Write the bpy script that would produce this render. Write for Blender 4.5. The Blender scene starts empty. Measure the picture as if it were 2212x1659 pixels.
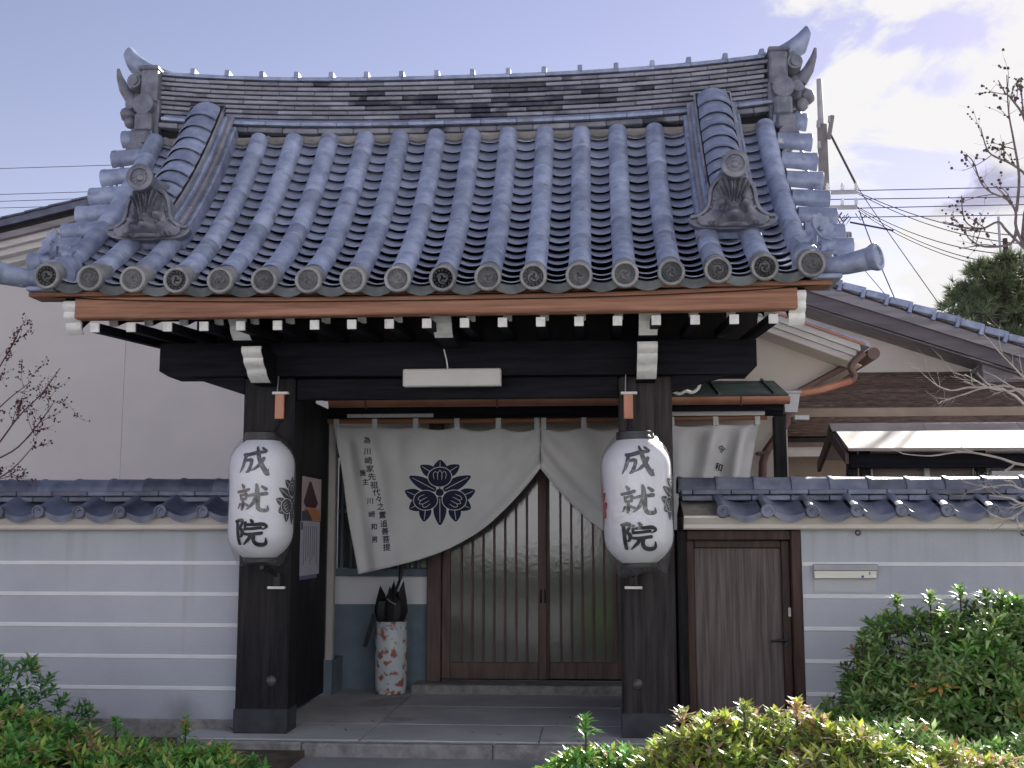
import bpy, math, random
from mathutils import Vector, Matrix, noise
R = math.radians
PI = math.pi
rng = random.Random(7)
S = bpy.context.scene
COL = S.collection

# ------------------------------------------------------------------ camera, sky, sun, exposure
F_PX, CX_, CY_, CAM_Z = 2490.0, 1106.0, 829.5, 1.40     # lens measured on a 2212 px wide view
PITCH = math.atan(325.5 / 2490)
YAW = math.atan(184 / math.hypot(2490, 325.5))
cd = bpy.data.cameras.new('camera')
cd.sensor_width = 36.0
cd.lens = 36.0 * F_PX / 2212
cd.clip_start = 0.05
cd.clip_end = 3000
cam = bpy.data.objects.new('camera', cd)
cam.location = (0, 0, CAM_Z)
cam.rotation_euler = (PI / 2 + PITCH, 0, YAW)
COL.objects.link(cam)
S.camera = cam

SUN_AZ, SUN_EL = R(28), R(28.5)                         # low, from behind the gate and to the right
SKY_STRENGTH, SUN_STRENGTH, EXPOSURE = 0.059, 5.0, 1.38
W = bpy.data.worlds.new('World')
S.world = W
W.use_nodes = True
wt = W.node_tree
wt.nodes.clear()


def wn(t, **k):
    n = wt.nodes.new(t)
    for a, b in k.items():
        setattr(n, a, b)
    return n


def wl(a, b):
    wt.links.new(a, b)


sky = wn('ShaderNodeTexSky', sky_type='NISHITA', sun_disc=False, sun_elevation=SUN_EL, sun_rotation=SUN_AZ,
         altitude=50, air_density=1.0, dust_density=0.08, ozone_density=1.6)
tint = wn('ShaderNodeMix', data_type='RGBA', blend_type='MULTIPLY')
tint.inputs[0].default_value = 1.0
wl(sky.outputs[0], tint.inputs[6])
tint.inputs[7].default_value = (1.36, 0.955, 0.90, 1)
tc = wn('ShaderNodeTexCoord')
sep = wn('ShaderNodeSeparateXYZ')
wl(tc.outputs['Generated'], sep.inputs[0])
zz = wn('ShaderNodeMath', operation='MAXIMUM')
wl(sep.outputs[2], zz.inputs[0])
zz.inputs[1].default_value = 0.0
zz2 = wn('ShaderNodeMath', operation='ADD')
wl(zz.outputs[0], zz2.inputs[0])
zz2.inputs[1].default_value = 0.22
dx = wn('ShaderNodeMath', operation='DIVIDE')
wl(sep.outputs[0], dx.inputs[0]); wl(zz2.outputs[0], dx.inputs[1])
dy = wn('ShaderNodeMath', operation='DIVIDE')
wl(sep.outputs[1], dy.inputs[0]); wl(zz2.outputs[0], dy.inputs[1])
cmb = wn('ShaderNodeCombineXYZ')
wl(dx.outputs[0], cmb.inputs[0]); wl(dy.outputs[0], cmb.inputs[1])
n1 = wn('ShaderNodeTexNoise')
n1.inputs['Scale'].default_value = 3.3
n1.inputs['Detail'].default_value = 9
n1.inputs['Roughness'].default_value = 0.56
n1.inputs['Distortion'].default_value = 0.35
wl(cmb.outputs[0], n1.inputs['Vector'])
n0 = wn('ShaderNodeTexNoise')                            # large cloud banks
n0.inputs['Scale'].default_value = 0.55
n0.inputs['Detail'].default_value = 2
wl(cmb.outputs[0], n0.inputs['Vector'])
bank = wn('ShaderNodeMath', operation='MULTIPLY_ADD')    # the bank of cloud stands to the east of the gate
wl(dx.outputs[0], bank.inputs[0])
bank.inputs[1].default_value = 0.70
bank.inputs[2].default_value = -0.08
bcl = wn('ShaderNodeClamp')
wl(bank.outputs[0], bcl.inputs[0])
bcl.inputs[1].default_value = -0.13
bcl.inputs[2].default_value = 0.15
s1 = wn('ShaderNodeMath', operation='ADD')
wl(n1.outputs[0], s1.inputs[0]); wl(bcl.outputs[0], s1.inputs[1])
cr = wn('ShaderNodeMapRange', interpolation_type='SMOOTHSTEP')
wl(s1.outputs[0], cr.inputs[0])
cr.inputs[1].default_value = 0.565
cr.inputs[2].default_value = 0.64
n2 = wn('ShaderNodeTexNoise')
n2.inputs['Scale'].default_value = 3.1
n2.inputs['Detail'].default_value = 6
n2.inputs['Roughness'].default_value = 0.5
vo = wn('ShaderNodeVectorMath', operation='ADD')
wl(cmb.outputs[0], vo.inputs[0])
vo.inputs[1].default_value = (0.11, 0.16, 0.3)
wl(vo.outputs[0], n2.inputs['Vector'])
crs = wn('ShaderNodeMapRange', interpolation_type='SMOOTHSTEP')
wl(n2.outputs[0], crs.inputs[0])
crs.inputs[1].default_value = 0.52
crs.inputs[2].default_value = 0.66
cc = wn('ShaderNodeMix', data_type='RGBA')
wl(crs.outputs[0], cc.inputs[0])
cc.inputs[6].default_value = (6.1, 6.0, 6.05, 1)
cc.inputs[7].default_value = (3.35, 3.3, 4.35, 1)
mixc = wn('ShaderNodeMix', data_type='RGBA')
wl(cr.outputs[0], mixc.inputs[0]); wl(tint.outputs[2], mixc.inputs[6]); wl(cc.outputs[2], mixc.inputs[7])
bg = wn('ShaderNodeBackground')
bg.inputs[1].default_value = SKY_STRENGTH
wl(mixc.outputs[2], bg.inputs[0])
wo = wn('ShaderNodeOutputWorld')
wl(bg.outputs[0], wo.inputs[0])

sd = bpy.data.lights.new('sun', 'SUN')
sd.energy = SUN_STRENGTH
sd.angle = R(0.53)
sd.color = (1.0, 0.95, 0.88)
sun = bpy.data.objects.new('sun', sd)
sv = Vector((math.sin(SUN_AZ) * math.cos(SUN_EL), math.cos(SUN_AZ) * math.cos(SUN_EL), math.sin(SUN_EL)))
sun.rotation_euler = sv.to_track_quat('Z', 'Y').to_euler()
sun.location = sv * 30
COL.objects.link(sun)
vs = S.view_settings
vs.view_transform = 'Standard'
vs.look = 'None'
vs.exposure = EXPOSURE
vs.gamma = 1.0
vs.use_curve_mapping = False
S.cycles.max_bounces = 8
S.cycles.use_denoising = True

# ------------------------------------------------------------------ measuring helpers (photo position + distance -> place)
FW = Vector((-math.sin(YAW) * math.cos(PITCH), math.cos(YAW) * math.cos(PITCH), math.sin(PITCH)))
RT = Vector((math.cos(YAW), math.sin(YAW), 0))
UP = RT.cross(FW)


def ray(px, py):
    return FW + RT * ((px - CX_) / F_PX) - UP * ((py - CY_) / F_PX)


def at(px, py, Y):
    d = ray(px, py)
    return Vector((0, 0, CAM_Z)) + d * (Y / d.y)


def atx(px, py, X):
    d = ray(px, py)
    return Vector((0, 0, CAM_Z)) + d * (X / d.x)


# ------------------------------------------------------------------ materials
def mat(name, c1, c2=None, scale=3.0, *_a, speck2=None, grime=None, **_k):
    m = mat0(name, c1, c2, scale, *_a, **_k)
    t = m.node_tree
    b = t.nodes['Principled BSDF']
    N, L = t.nodes.new, t.links.new
    if speck2 or grime:
        src = b.inputs['Base Color'].links[0].from_socket
        co = N('ShaderNodeTexCoord')
        n3 = N('ShaderNodeTexNoise'); n3.inputs['Detail'].default_value = 8
        mr = N('ShaderNodeMapRange')
        mx = N('ShaderNodeMix'); mx.data_type = 'RGBA'
        if speck2:
            oi = N('ShaderNodeObjectInfo'); mu = N('ShaderNodeMath'); mu.operation = 'MULTIPLY'; mu.inputs[1].default_value = 31.0
            L(oi.outputs['Random'], mu.inputs[0])
            ad = N('ShaderNodeVectorMath'); ad.operation = 'ADD'
            L(co.outputs['Object'], ad.inputs[0]); L(mu.outputs[0], ad.inputs[1]); L(ad.outputs[0], n3.inputs['Vector'])
            n3.inputs['Scale'].default_value = speck2[1]
            mr.inputs[1].default_value = speck2[2]; mr.inputs[2].default_value = speck2[2] + 0.10
            L(n3.outputs[0], mr.inputs[0]); mx.inputs[7].default_value = (*speck2[0], 1)
        else:                                           # splash dirt at the foot of a wall, ragged upper edge
            mp = N('ShaderNodeMapping'); mp.inputs['Scale'].default_value = (1.6, 1.6, 0.7)
            L(co.outputs['Object'], mp.inputs[0]); L(mp.outputs[0], n3.inputs['Vector'])
            n3.inputs['Scale'].default_value = 2.2
            sp_ = N('ShaderNodeSeparateXYZ'); L(co.outputs['Object'], sp_.inputs[0])
            m1 = N('ShaderNodeMath'); m1.operation = 'MULTIPLY_ADD'; m1.inputs[1].default_value = -1.1; m1.inputs[2].default_value = 0.30
            L(sp_.outputs[2], m1.inputs[0])
            m2 = N('ShaderNodeMath'); m2.operation = 'ADD'; L(m1.outputs[0], m2.inputs[0]); L(n3.outputs[0], m2.inputs[1])
            mr.inputs[1].default_value = 0.58; mr.inputs[2].default_value = 0.86; mr.inputs[4].default_value = 0.75
            L(m2.outputs[0], mr.inputs[0]); mx.inputs[7].default_value = (*grime, 1)
        L(mr.outputs[0], mx.inputs[0]); L(src, mx.inputs[6]); L(mx.outputs[2], b.inputs['Base Color'])
        if grime:                                       # rain streaks running down from the coping
            mp = N('ShaderNodeMapping'); mp.inputs['Scale'].default_value = (9, 9, 0.35)
            L(co.outputs['Object'], mp.inputs[0])
            n4 = N('ShaderNodeTexNoise'); n4.inputs['Scale'].default_value = 1.6; n4.inputs['Detail'].default_value = 7
            L(mp.outputs[0], n4.inputs['Vector'])
            m1 = N('ShaderNodeMath'); m1.operation = 'MULTIPLY_ADD'; m1.inputs[1].default_value = 0.22; m1.inputs[2].default_value = -0.25
            L(sp_.outputs[2], m1.inputs[0])
            m2 = N('ShaderNodeMath'); m2.operation = 'ADD'; L(m1.outputs[0], m2.inputs[0]); L(n4.outputs[0], m2.inputs[1])
            m3 = N('ShaderNodeMapRange'); m3.inputs[1].default_value = 0.54; m3.inputs[2].default_value = 0.80; m3.inputs[4].default_value = 0.55
            L(m2.outputs[0], m3.inputs[0])
            m4 = N('ShaderNodeMix'); m4.data_type = 'RGBA'; m4.inputs[7].default_value = (0.40, 0.40, 0.40, 1)
            L(m3.outputs[0], m4.inputs[0]); L(mx.outputs[2], m4.inputs[6]); L(m4.outputs[2], b.inputs['Base Color'])
    return m


def mat0(name, c1, c2=None, scale=3.0, rough=0.6, bump=0.0, bscale=40.0, stretch=(1, 1, 1), rnd=0.0, metal=0.0,
        spec=0.5, detail=6, lo=0.35, hi=0.65, bstretch=None, rvar=0.0, speck=None):
    m = bpy.data.materials.new(name)
    m.use_nodes = True
    t = m.node_tree
    b = t.nodes['Principled BSDF']
    N = t.nodes.new
    L = t.links.new
    b.inputs['Roughness'].default_value = rough
    b.inputs['Metallic'].default_value = metal
    b.inputs['Specular IOR Level'].default_value = spec
    co = N('ShaderNodeTexCoord')
    oi = N('ShaderNodeObjectInfo')
    mu = N('ShaderNodeMath'); mu.operation = 'MULTIPLY'; mu.inputs[1].default_value = 53.0
    L(oi.outputs['Random'], mu.inputs[0])
    ad = N('ShaderNodeVectorMath'); ad.operation = 'ADD'
    L(co.outputs['Object'], ad.inputs[0]); L(mu.outputs[0], ad.inputs[1])
    mp = N('ShaderNodeMapping'); mp.inputs['Scale'].default_value = stretch
    L(ad.outputs[0], mp.inputs[0])
    nz = N('ShaderNodeTexNoise')
    nz.inputs['Scale'].default_value = scale
    nz.inputs['Detail'].default_value = detail
    nz.inputs['Roughness'].default_value = 0.6
    L(mp.outputs[0], nz.inputs['Vector'])
    out = None
    if c2 is not None:
        rp = N('ShaderNodeValToRGB')
        rp.color_ramp.elements[0].position = lo
        rp.color_ramp.elements[1].position = hi
        rp.color_ramp.elements[0].color = (*c1, 1)
        rp.color_ramp.elements[1].color = (*c2, 1)
        L(nz.outputs[0], rp.inputs[0])
        out = rp.outputs[0]
    else:
        rg = N('ShaderNodeRGB'); rg.outputs[0].default_value = (*c1, 1); out = rg.outputs[0]
    if speck is not None:                                # (colour, scale, threshold): stains / patches with a shape of their own
        col_, sc_, th_ = speck
        n3 = N('ShaderNodeTexNoise'); n3.inputs['Scale'].default_value = sc_; n3.inputs['Detail'].default_value = 8
        L(ad.outputs[0], n3.inputs['Vector'])
        mr = N('ShaderNodeMapRange'); mr.inputs[1].default_value = th_; mr.inputs[2].default_value = th_ + 0.08
        L(n3.outputs[0], mr.inputs[0])
        mx = N('ShaderNodeMix'); mx.data_type = 'RGBA'
        L(mr.outputs[0], mx.inputs[0]); L(out, mx.inputs[6]); mx.inputs[7].default_value = (*col_, 1)
        out = mx.outputs[2]
    if rnd:
        hs = N('ShaderNodeHueSaturation')
        mr = N('ShaderNodeMapRange')
        mr.inputs[3].default_value = 1 - rnd
        mr.inputs[4].default_value = 1 + rnd
        L(oi.outputs['Random'], mr.inputs[0]); L(mr.outputs[0], hs.inputs['Value']); L(out, hs.inputs['Color'])
        out = hs.outputs[0]
    L(out, b.inputs['Base Color'])
    if rvar:
        mr = N('ShaderNodeMapRange')
        mr.inputs[3].default_value = max(0.05, rough - rvar)
        mr.inputs[4].default_value = min(1, rough + rvar)
        L(nz.outputs[0], mr.inputs[0]); L(mr.outputs[0], b.inputs['Roughness'])
    if bump:
        nb = N('ShaderNodeTexNoise'); nb.inputs['Scale'].default_value = bscale; nb.inputs['Detail'].default_value = 5
        mb_ = N('ShaderNodeMapping'); mb_.inputs['Scale'].default_value = bstretch or stretch
        L(ad.outputs[0], mb_.inputs[0]); L(mb_.outputs[0], nb.inputs['Vector'])
        bp = N('ShaderNodeBump'); bp.inputs['Strength'].default_value = bump; bp.inputs['Distance'].default_value = 0.01
        L(nb.outputs[0], bp.inputs['Height']); L(bp.outputs[0], b.inputs['Normal'])
    return m


def mat_attr(name, rough=0.5, spec=0.5, trans=0.0):
    m = bpy.data.materials.new(name)
    m.use_nodes = True
    t = m.node_tree
    b = t.nodes['Principled BSDF']
    a = t.nodes.new('ShaderNodeAttribute'); a.attribute_name = 'Col'
    t.links.new(a.outputs['Color'], b.inputs['Base Color'])
    b.inputs['Roughness'].default_value = rough
    b.inputs['Specular IOR Level'].default_value = spec
    if trans:
        tr = t.nodes.new('ShaderNodeBsdfTranslucent')
        t.links.new(a.outputs['Color'], tr.inputs['Color'])
        mx = t.nodes.new('ShaderNodeMixShader'); mx.inputs[0].default_value = trans
        t.links.new(b.outputs[0], mx.inputs[1]); t.links.new(tr.outputs[0], mx.inputs[2])
        t.links.new(mx.outputs[0], t.nodes['Material Output'].inputs[0])
    return m


TILE = mat('roof_tile', (0.215, 0.25, 0.37), (0.375, 0.42, 0.56), 9, 0.42, 0.25, 120, rnd=0.19, spec=0.5, rvar=0.14, metal=0.12,
           speck=((0.20, 0.205, 0.245), 5.5, 0.635), speck2=((0.50, 0.49, 0.52), 13, 0.66))
PAN = mat('pan_tile_clay', (0.36, 0.395, 0.52), (0.52, 0.56, 0.68), 7, 0.40, 0.2, 120, rnd=0.18, spec=0.6, rvar=0.1, metal=0.15)
NOSHI = mat('ridge_tile_clay', (0.20, 0.20, 0.245), (0.325, 0.32, 0.36), 6, 0.6, 0.25, 90, rnd=0.22, spec=0.4,
            speck=((0.045, 0.045, 0.065), 2.2, 0.60))
SOOT = mat('stained_ridge_tile', (0.040, 0.040, 0.068), (0.17, 0.165, 0.20), 5, 0.7, 0.25, 90, rnd=0.3, lo=0.42, hi=0.66)
ONI = mat('ornament_clay', (0.12, 0.125, 0.16), (0.25, 0.25, 0.285), 9, 0.42, 0.2, 90, spec=0.6, metal=0.15)
CAPD = mat('cap_clay', (0.17, 0.175, 0.19), (0.33, 0.32, 0.31), 10, 0.5, 0.3, 90, rnd=0.15, spec=0.5)
CAPIN = mat('cap_recess_grime', (0.09, 0.095, 0.10), (0.19, 0.185, 0.185), 16, 0.7, 0.3, 90, rnd=0.3)
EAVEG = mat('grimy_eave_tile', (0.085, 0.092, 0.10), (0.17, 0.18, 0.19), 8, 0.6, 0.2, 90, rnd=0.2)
CLAYBED = mat('clay_bedding', (0.20, 0.185, 0.165), (0.33, 0.30, 0.27), 8, 0.9, 0.4, 60)
WALLTILE = mat('wall_tile_clay', (0.075, 0.09, 0.145), (0.17, 0.185, 0.25), 7, 0.42, 0.2, 90, rnd=0.35, spec=0.6, metal=0.12,
               speck=((0.30, 0.29, 0.30), 5, 0.66))
DARKW = mat('dark_timber_post', (0.005, 0.005, 0.008), (0.034, 0.028, 0.030), 6, 0.6, 0.5, 34, stretch=(7, 7, 0.4), spec=0.3, lo=0.4, hi=0.78)
DARKB = mat('dark_timber_beam', (0.005, 0.0052, 0.009), (0.015, 0.0145, 0.021), 5, 0.7, 0.35, 30, stretch=(0.5, 6, 6), spec=0.18)
WEATH = mat('weathered_timber', (0.016, 0.014, 0.016), (0.058, 0.048, 0.050), 5, 0.7, 0.4, 30, stretch=(7, 7, 0.4), spec=0.3)
REDW = mat('red_brown_timber', (0.20, 0.085, 0.050), (0.46, 0.235, 0.150), 4, 0.6, 0.3, 25, stretch=(0.35, 5, 9), spec=0.35, lo=0.3, hi=0.7)
BROWND = mat('brown_door_frame', (0.034, 0.018, 0.016), (0.090, 0.045, 0.038), 4, 0.55, 0.25, 30, stretch=(6, 6, 0.5), spec=0.4)
SLIDEW = mat('sliding_door_timber', (0.090, 0.054, 0.049), (0.165, 0.103, 0.088), 4, 0.55, 0.2, 30, stretch=(6, 6, 0.5), spec=0.4)
WHITEP = mat('white_paint', (0.66, 0.64, 0.61), (0.86, 0.85, 0.83), 14, 0.7, 0.2, 60, rnd=0.08, lo=0.28, hi=0.55)
PLASTER = mat('wall_plaster', (0.495, 0.52, 0.575), (0.56, 0.585, 0.64), 1.6, 0.85, 0.15, 70, speck=((0.50, 0.515, 0.55), 0.9, 0.66), grime=(0.27, 0.28, 0.30))
STRIPE = mat('white_line_paint', (0.82, 0.83, 0.86), (0.88, 0.89, 0.92), 5, 0.8, 0.1, 80)
CORNICE = mat('cornice_plaster', (0.80, 0.73, 0.68), (0.87, 0.80, 0.75), 2.5, 0.85, 0.1, 60)
CREAM = mat('cream_siding', (0.63, 0.59, 0.575), (0.68, 0.635, 0.615), 1.2, 0.85, 0.08, 90)
CREAM2 = mat('cream_render', (0.68, 0.62, 0.55), (0.76, 0.70, 0.63), 1.5, 0.85, 0.1, 90)
BEIGE = mat('beige_mortar', (0.33, 0.26, 0.20), (0.42, 0.34, 0.27), 3, 0.9, 0.2, 120)
LBOARD = mat('pale_board', (0.62, 0.59, 0.57), (0.74, 0.71, 0.69), 3, 0.7, 0.1, 30, stretch=(0.5, 4, 6))
GREYB = mat('grey_board', (0.22, 0.205, 0.22), (0.34, 0.32, 0.33), 3, 0.7, 0.1, 30, stretch=(0.5, 4, 6))
COPPER = mat('copper_gutter', (0.36, 0.145, 0.085), (0.50, 0.235, 0.15), 3, 0.45, 0.05, 40, spec=0.5, metal=0.25)
PATINA = mat('copper_patina', (0.055, 0.070, 0.065), (0.13, 0.18, 0.155), 5, 0.6, 0.2, 40, stretch=(0.4, 3, 3))
PIPEB = mat('brown_pipe', (0.12, 0.065, 0.055), (0.18, 0.10, 0.085), 4, 0.45, spec=0.5)
GREYM = mat('grey_metal', (0.33, 0.33, 0.34), (0.45, 0.45, 0.46), 4, 0.4, spec=0.5, metal=0.4)
STEEL = mat('stainless_slot', (0.52, 0.50, 0.46), (0.62, 0.60, 0.55), 3, 0.35, spec=0.5, metal=0.7, stretch=(0.4, 4, 8))
SHINGLE = mat('bark_shingle', (0.075, 0.050, 0.042), (0.24, 0.155, 0.115), 7, 0.85, 0.5, 50, stretch=(1.2, 3, 3), rnd=0.2)
SHEET = mat('roofing_sheet', (0.25, 0.215, 0.205), (0.38, 0.33, 0.315), 3, 0.6, 0.1, 40)
PAPER = mat('lantern_paper', (0.85, 0.85, 0.90), (0.90, 0.90, 0.94), 5, 0.6, 0.05, 60)
INK = mat('ink_black', (0.010, 0.010, 0.016), (0.045, 0.045, 0.055), 14, 0.7)
INKB = mat('ink_blue', (0.010, 0.014, 0.045), (0.022, 0.028, 0.075), 8, 0.8)
INKR = mat('ink_red', (0.55, 0.03, 0.035))
CLOTH = mat('noren_cloth', (0.76, 0.75, 0.745), (0.82, 0.81, 0.80), 4, 0.9, 0.12, 300)
BLACKL = mat('black_lacquer', (0.012, 0.012, 0.015), (0.03, 0.03, 0.035), 5, 0.4)
STONE = mat('foundation_stone', (0.20, 0.195, 0.19), (0.36, 0.35, 0.34), 12, 0.9, 0.5, 60)
CONC = mat('porch_concrete', (0.42, 0.42, 0.43), (0.56, 0.555, 0.56), 1.8, 0.85, 0.2, 60, speck=((0.32, 0.31, 0.31), 1.4, 0.60))
ASPH = mat('street_surface', (0.22, 0.225, 0.235), (0.32, 0.325, 0.335), 2.0, 0.9, 0.35, 150, speck=((0.20, 0.20, 0.205), 3, 0.62))
SOIL = mat('garden_soil', (0.05, 0.038, 0.028), (0.12, 0.09, 0.065), 6, 0.95, 0.6, 30)
WAINS = mat('blue_grey_wainscot', (0.15, 0.20, 0.25), (0.21, 0.265, 0.32), 5, 0.8, 0.2, 80)
WPANEL = mat('white_panel', (0.82, 0.82, 0.87), (0.86, 0.86, 0.91), 3, 0.6)
GLASS = mat('obscure_glass', (0.085, 0.082, 0.075), (0.145, 0.14, 0.125), 1.2, 0.10, 0.06, 26, spec=1.0)
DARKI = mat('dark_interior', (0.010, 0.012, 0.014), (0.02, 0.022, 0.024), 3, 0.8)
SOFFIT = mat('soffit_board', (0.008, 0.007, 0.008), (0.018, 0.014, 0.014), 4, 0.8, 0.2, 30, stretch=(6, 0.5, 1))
BLACKU = mat('umbrella_fabric', (0.008, 0.008, 0.012), (0.016, 0.016, 0.022), 8, 0.55)
BARK = mat('bare_bark', (0.20, 0.165, 0.14), (0.36, 0.31, 0.27), 12, 0.85, 0.3, 60)
BARKD = mat('dark_bark', (0.045, 0.028, 0.028), (0.10, 0.06, 0.058), 12, 0.85, 0.3, 60)
BUDR = mat('dark_red_buds', (0.055, 0.012, 0.016), (0.11, 0.028, 0.03), 9, 0.7)
SEEDB = mat('brown_seed_heads', (0.07, 0.045, 0.035), (0.13, 0.09, 0.07), 9, 0.8)
CONCP = mat('pole_concrete', (0.17, 0.16, 0.165), (0.24, 0.225, 0.23), 3, 0.85)
WIRE = mat('cable_black', (0.03, 0.03, 0.035))
LEAF = mat_attr('shrub_leaf', 0.34, 0.55, 0.34)
NEEDLE = mat_attr('pine_needle', 0.5, 0.4, 0.25)

# white-blue porcelain painted with red flowers
PORC = mat('painted_porcelain', (0.58, 0.66, 0.72), (0.70, 0.74, 0.76), 6, 0.18, spec=0.6, speck=((0.40, 0.15, 0.11), 13, 0.505))


def clear_plastic():
    m = bpy.data.materials.new('clear_plastic')
    m.use_nodes = True
    t = m.node_tree
    t.nodes.clear()
    N, L = t.nodes.new, t.links.new
    tr = N('ShaderNodeBsdfTransparent'); tr.inputs[0].default_value = (0.95, 0.95, 0.96, 1)
    gl = N('ShaderNodeBsdfGlossy'); gl.inputs['Roughness'].default_value = 0.16
    df = N('ShaderNodeBsdfDiffuse'); df.inputs[0].default_value = (0.7, 0.7, 0.72, 1)
    nz = N('ShaderNodeTexNoise'); nz.inputs['Scale'].default_value = 16; nz.inputs['Detail'].default_value = 3
    bp = N('ShaderNodeBump'); bp.inputs['Strength'].default_value = 0.6; bp.inputs['Distance'].default_value = 0.02
    L(nz.outputs[0], bp.inputs['Height']); L(bp.outputs[0], gl.inputs['Normal'])
    m1 = N('ShaderNodeMixShader'); m1.inputs[0].default_value = 0.05
    L(tr.outputs[0], m1.inputs[1]); L(df.outputs[0], m1.inputs[2])
    m2 = N('ShaderNodeMixShader'); m2.inputs[0].default_value = 0.09
    L(m1.outputs[0], m2.inputs[1]); L(gl.outputs[0], m2.inputs[2])
    o = N('ShaderNodeOutputMaterial'); L(m2.outputs[0], o.inputs[0])
    return m


PLASTIC = clear_plastic()

# ------------------------------------------------------------------ mesh helpers
WM = {}                                                   # object name -> world matrix as built


class MB:
    def __init__(s):
        s.v, s.f, s.mi, s.m, s.c = [], [], [], 0, []

    def add(s, vs_, fs_, col=None):
        o = len(s.v)
        s.v += [tuple(p) for p in vs_]
        s.f += [tuple(i + o for i in q) for q in fs_]
        s.mi += [s.m] * len(fs_)
        if col is not None:
            s.c += [col] * len(vs_)
        return s

    def box(s, x0, x1, y0, y1, z0, z1, c=0.0, M=None):
        if c <= 0:
            vs_ = [(x, y, z) for x in (x0, x1) for y in (y0, y1) for z in (z0, z1)]
            fs_ = [(0, 1, 3, 2), (4, 6, 7, 5), (0, 4, 5, 1), (2, 3, 7, 6), (0, 2, 6, 4), (1, 5, 7, 3)]
        else:
            vs_, idx = [], {}
            X, Y, Z = (x0, x1), (y0, y1), (z0, z1)
            for i in (0, 1):
                for j in (0, 1):
                    for k in (0, 1):
                        sx, sy, sz = c * (1 - 2 * i), c * (1 - 2 * j), c * (1 - 2 * k)
                        for a in range(3):
                            p = [X[i] + sx, Y[j] + sy, Z[k] + sz]
                            p[a] = (X[i], Y[j], Z[k])[a]
                            idx[i, j, k, a] = len(vs_)
                            vs_.append(p)
            fs_ = []
            for a in range(3):                            # big faces
                b_, c_ = (a + 1) % 3, (a + 2) % 3
                for sgn in (0, 1):
                    q = []
                    for u, w in ((0, 0), (1, 0), (1, 1), (0, 1)):
                        t = [0, 0, 0]; t[a] = sgn; t[b_] = u; t[c_] = w
                        q.append(idx[t[0], t[1], t[2], a])
                    fs_.append(q if sgn else q[::-1])
            for a in range(3):                            # edge chamfers along axis a
                b_, c_ = (a + 1) % 3, (a + 2) % 3
                for u in (0, 1):
                    for w in (0, 1):
                        t0, t1 = [0, 0, 0], [0, 0, 0]
                        t0[b_] = t1[b_] = u; t0[c_] = t1[c_] = w; t1[a] = 1
                        q = [idx[t0[0], t0[1], t0[2], b_], idx[t1[0], t1[1], t1[2], b_], idx[t1[0], t1[1], t1[2], c_], idx[t0[0], t0[1], t0[2], c_]]
                        fs_.append(q if u == w else q[::-1])
            for i in (0, 1):
                for j in (0, 1):
                    for k in (0, 1):
                        q = [idx[i, j, k, 0], idx[i, j, k, 1], idx[i, j, k, 2]]
                        fs_.append(q if (i + j + k) % 2 else q[::-1])
        if M is not None:
            vs_ = [M @ Vector(p) for p in vs_]
        return s.add(vs_, fs_)

    def tube(s, pts, rad, n=8, cap=True, half=None, flat=1.0):
        pts = [Vector(p) for p in pts]
        if not hasattr(rad, '__len__'):
            rad = [rad] * len(pts)
        vs_, fs_ = [], []
        up = None
        for i, p in enumerate(pts):
            t = (pts[min(i + 1, len(pts) - 1)] - pts[max(i - 1, 0)])
            if t.length < 1e-9:
                t = Vector((0, 0, 1))
            t.normalize()
            if up is None:
                up = Vector((0, 0, 1)) if abs(t.z) < 0.9 else Vector((1, 0, 0))
            a = up - t * up.dot(t)
            if a.length < 1e-6:
                a = Vector((1, 0, 0)) - t * t.x
            a.normalize(); up = a
            b = t.cross(a)
            for k in range(n):
                w = 2 * PI * k / n
                vs_.append(p + a * (math.cos(w) * rad[i] * flat) + b * (math.sin(w) * rad[i]))
        m = len(pts)
        for i in range(m - 1):
            for k in range(n):
                k2 = (k + 1) % n
                fs_.append((i * n + k, i * n + k2, (i + 1) * n + k2, (i + 1) * n + k))
        if cap:
            fs_.append(tuple(range(n))[::-1])
            fs_.append(tuple((m - 1) * n + k for k in range(n)))
        return s.add(vs_, fs_)

    def lathe(s, prof, n=24, M=None, a0=0.0):
        vs_, fs_ = [], []
        for r, z in prof:
            for k in range(n):
                w = a0 + 2 * PI * k / n
                vs_.append(Vector((r * math.cos(w), r * math.sin(w), z)))
        for i in range(len(prof) - 1):
            for k in range(n):
                k2 = (k + 1) % n
                fs_.append((i * n + k, i * n + k2, (i + 1) * n + k2, (i + 1) * n + k))
        if prof[0][0] > 1e-6:
            fs_.append(tuple(range(n))[::-1])
        if prof[-1][0] > 1e-6:
            fs_.append(tuple((len(prof) - 1) * n + k for k in range(n)))
        if M is not None:
            vs_ = [M @ p for p in vs_]
        return s.add(vs_, fs_)

    def prism(s, poly, d0, d1, axis='x'):
        """poly of 2-D points extruded along an axis: x -> (y,z), y -> (x,z), z -> (x,y)"""
        f = {'x': lambda a, b, d: (d, a, b), 'y': lambda a, b, d: (a, d, b), 'z': lambda a, b, d: (a, b, d)}[axis]
        n = len(poly)
        vs_ = [f(a, b, d0) for a, b in poly] + [f(a, b, d1) for a, b in poly]
        fs_ = [tuple(range(n)), tuple(range(2 * n - 1, n - 1, -1))]
        fs_ += [(i, i + n, (i + 1) % n + n, (i + 1) % n) for i in range(n)]
        return s.add(vs_, fs_)

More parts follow.
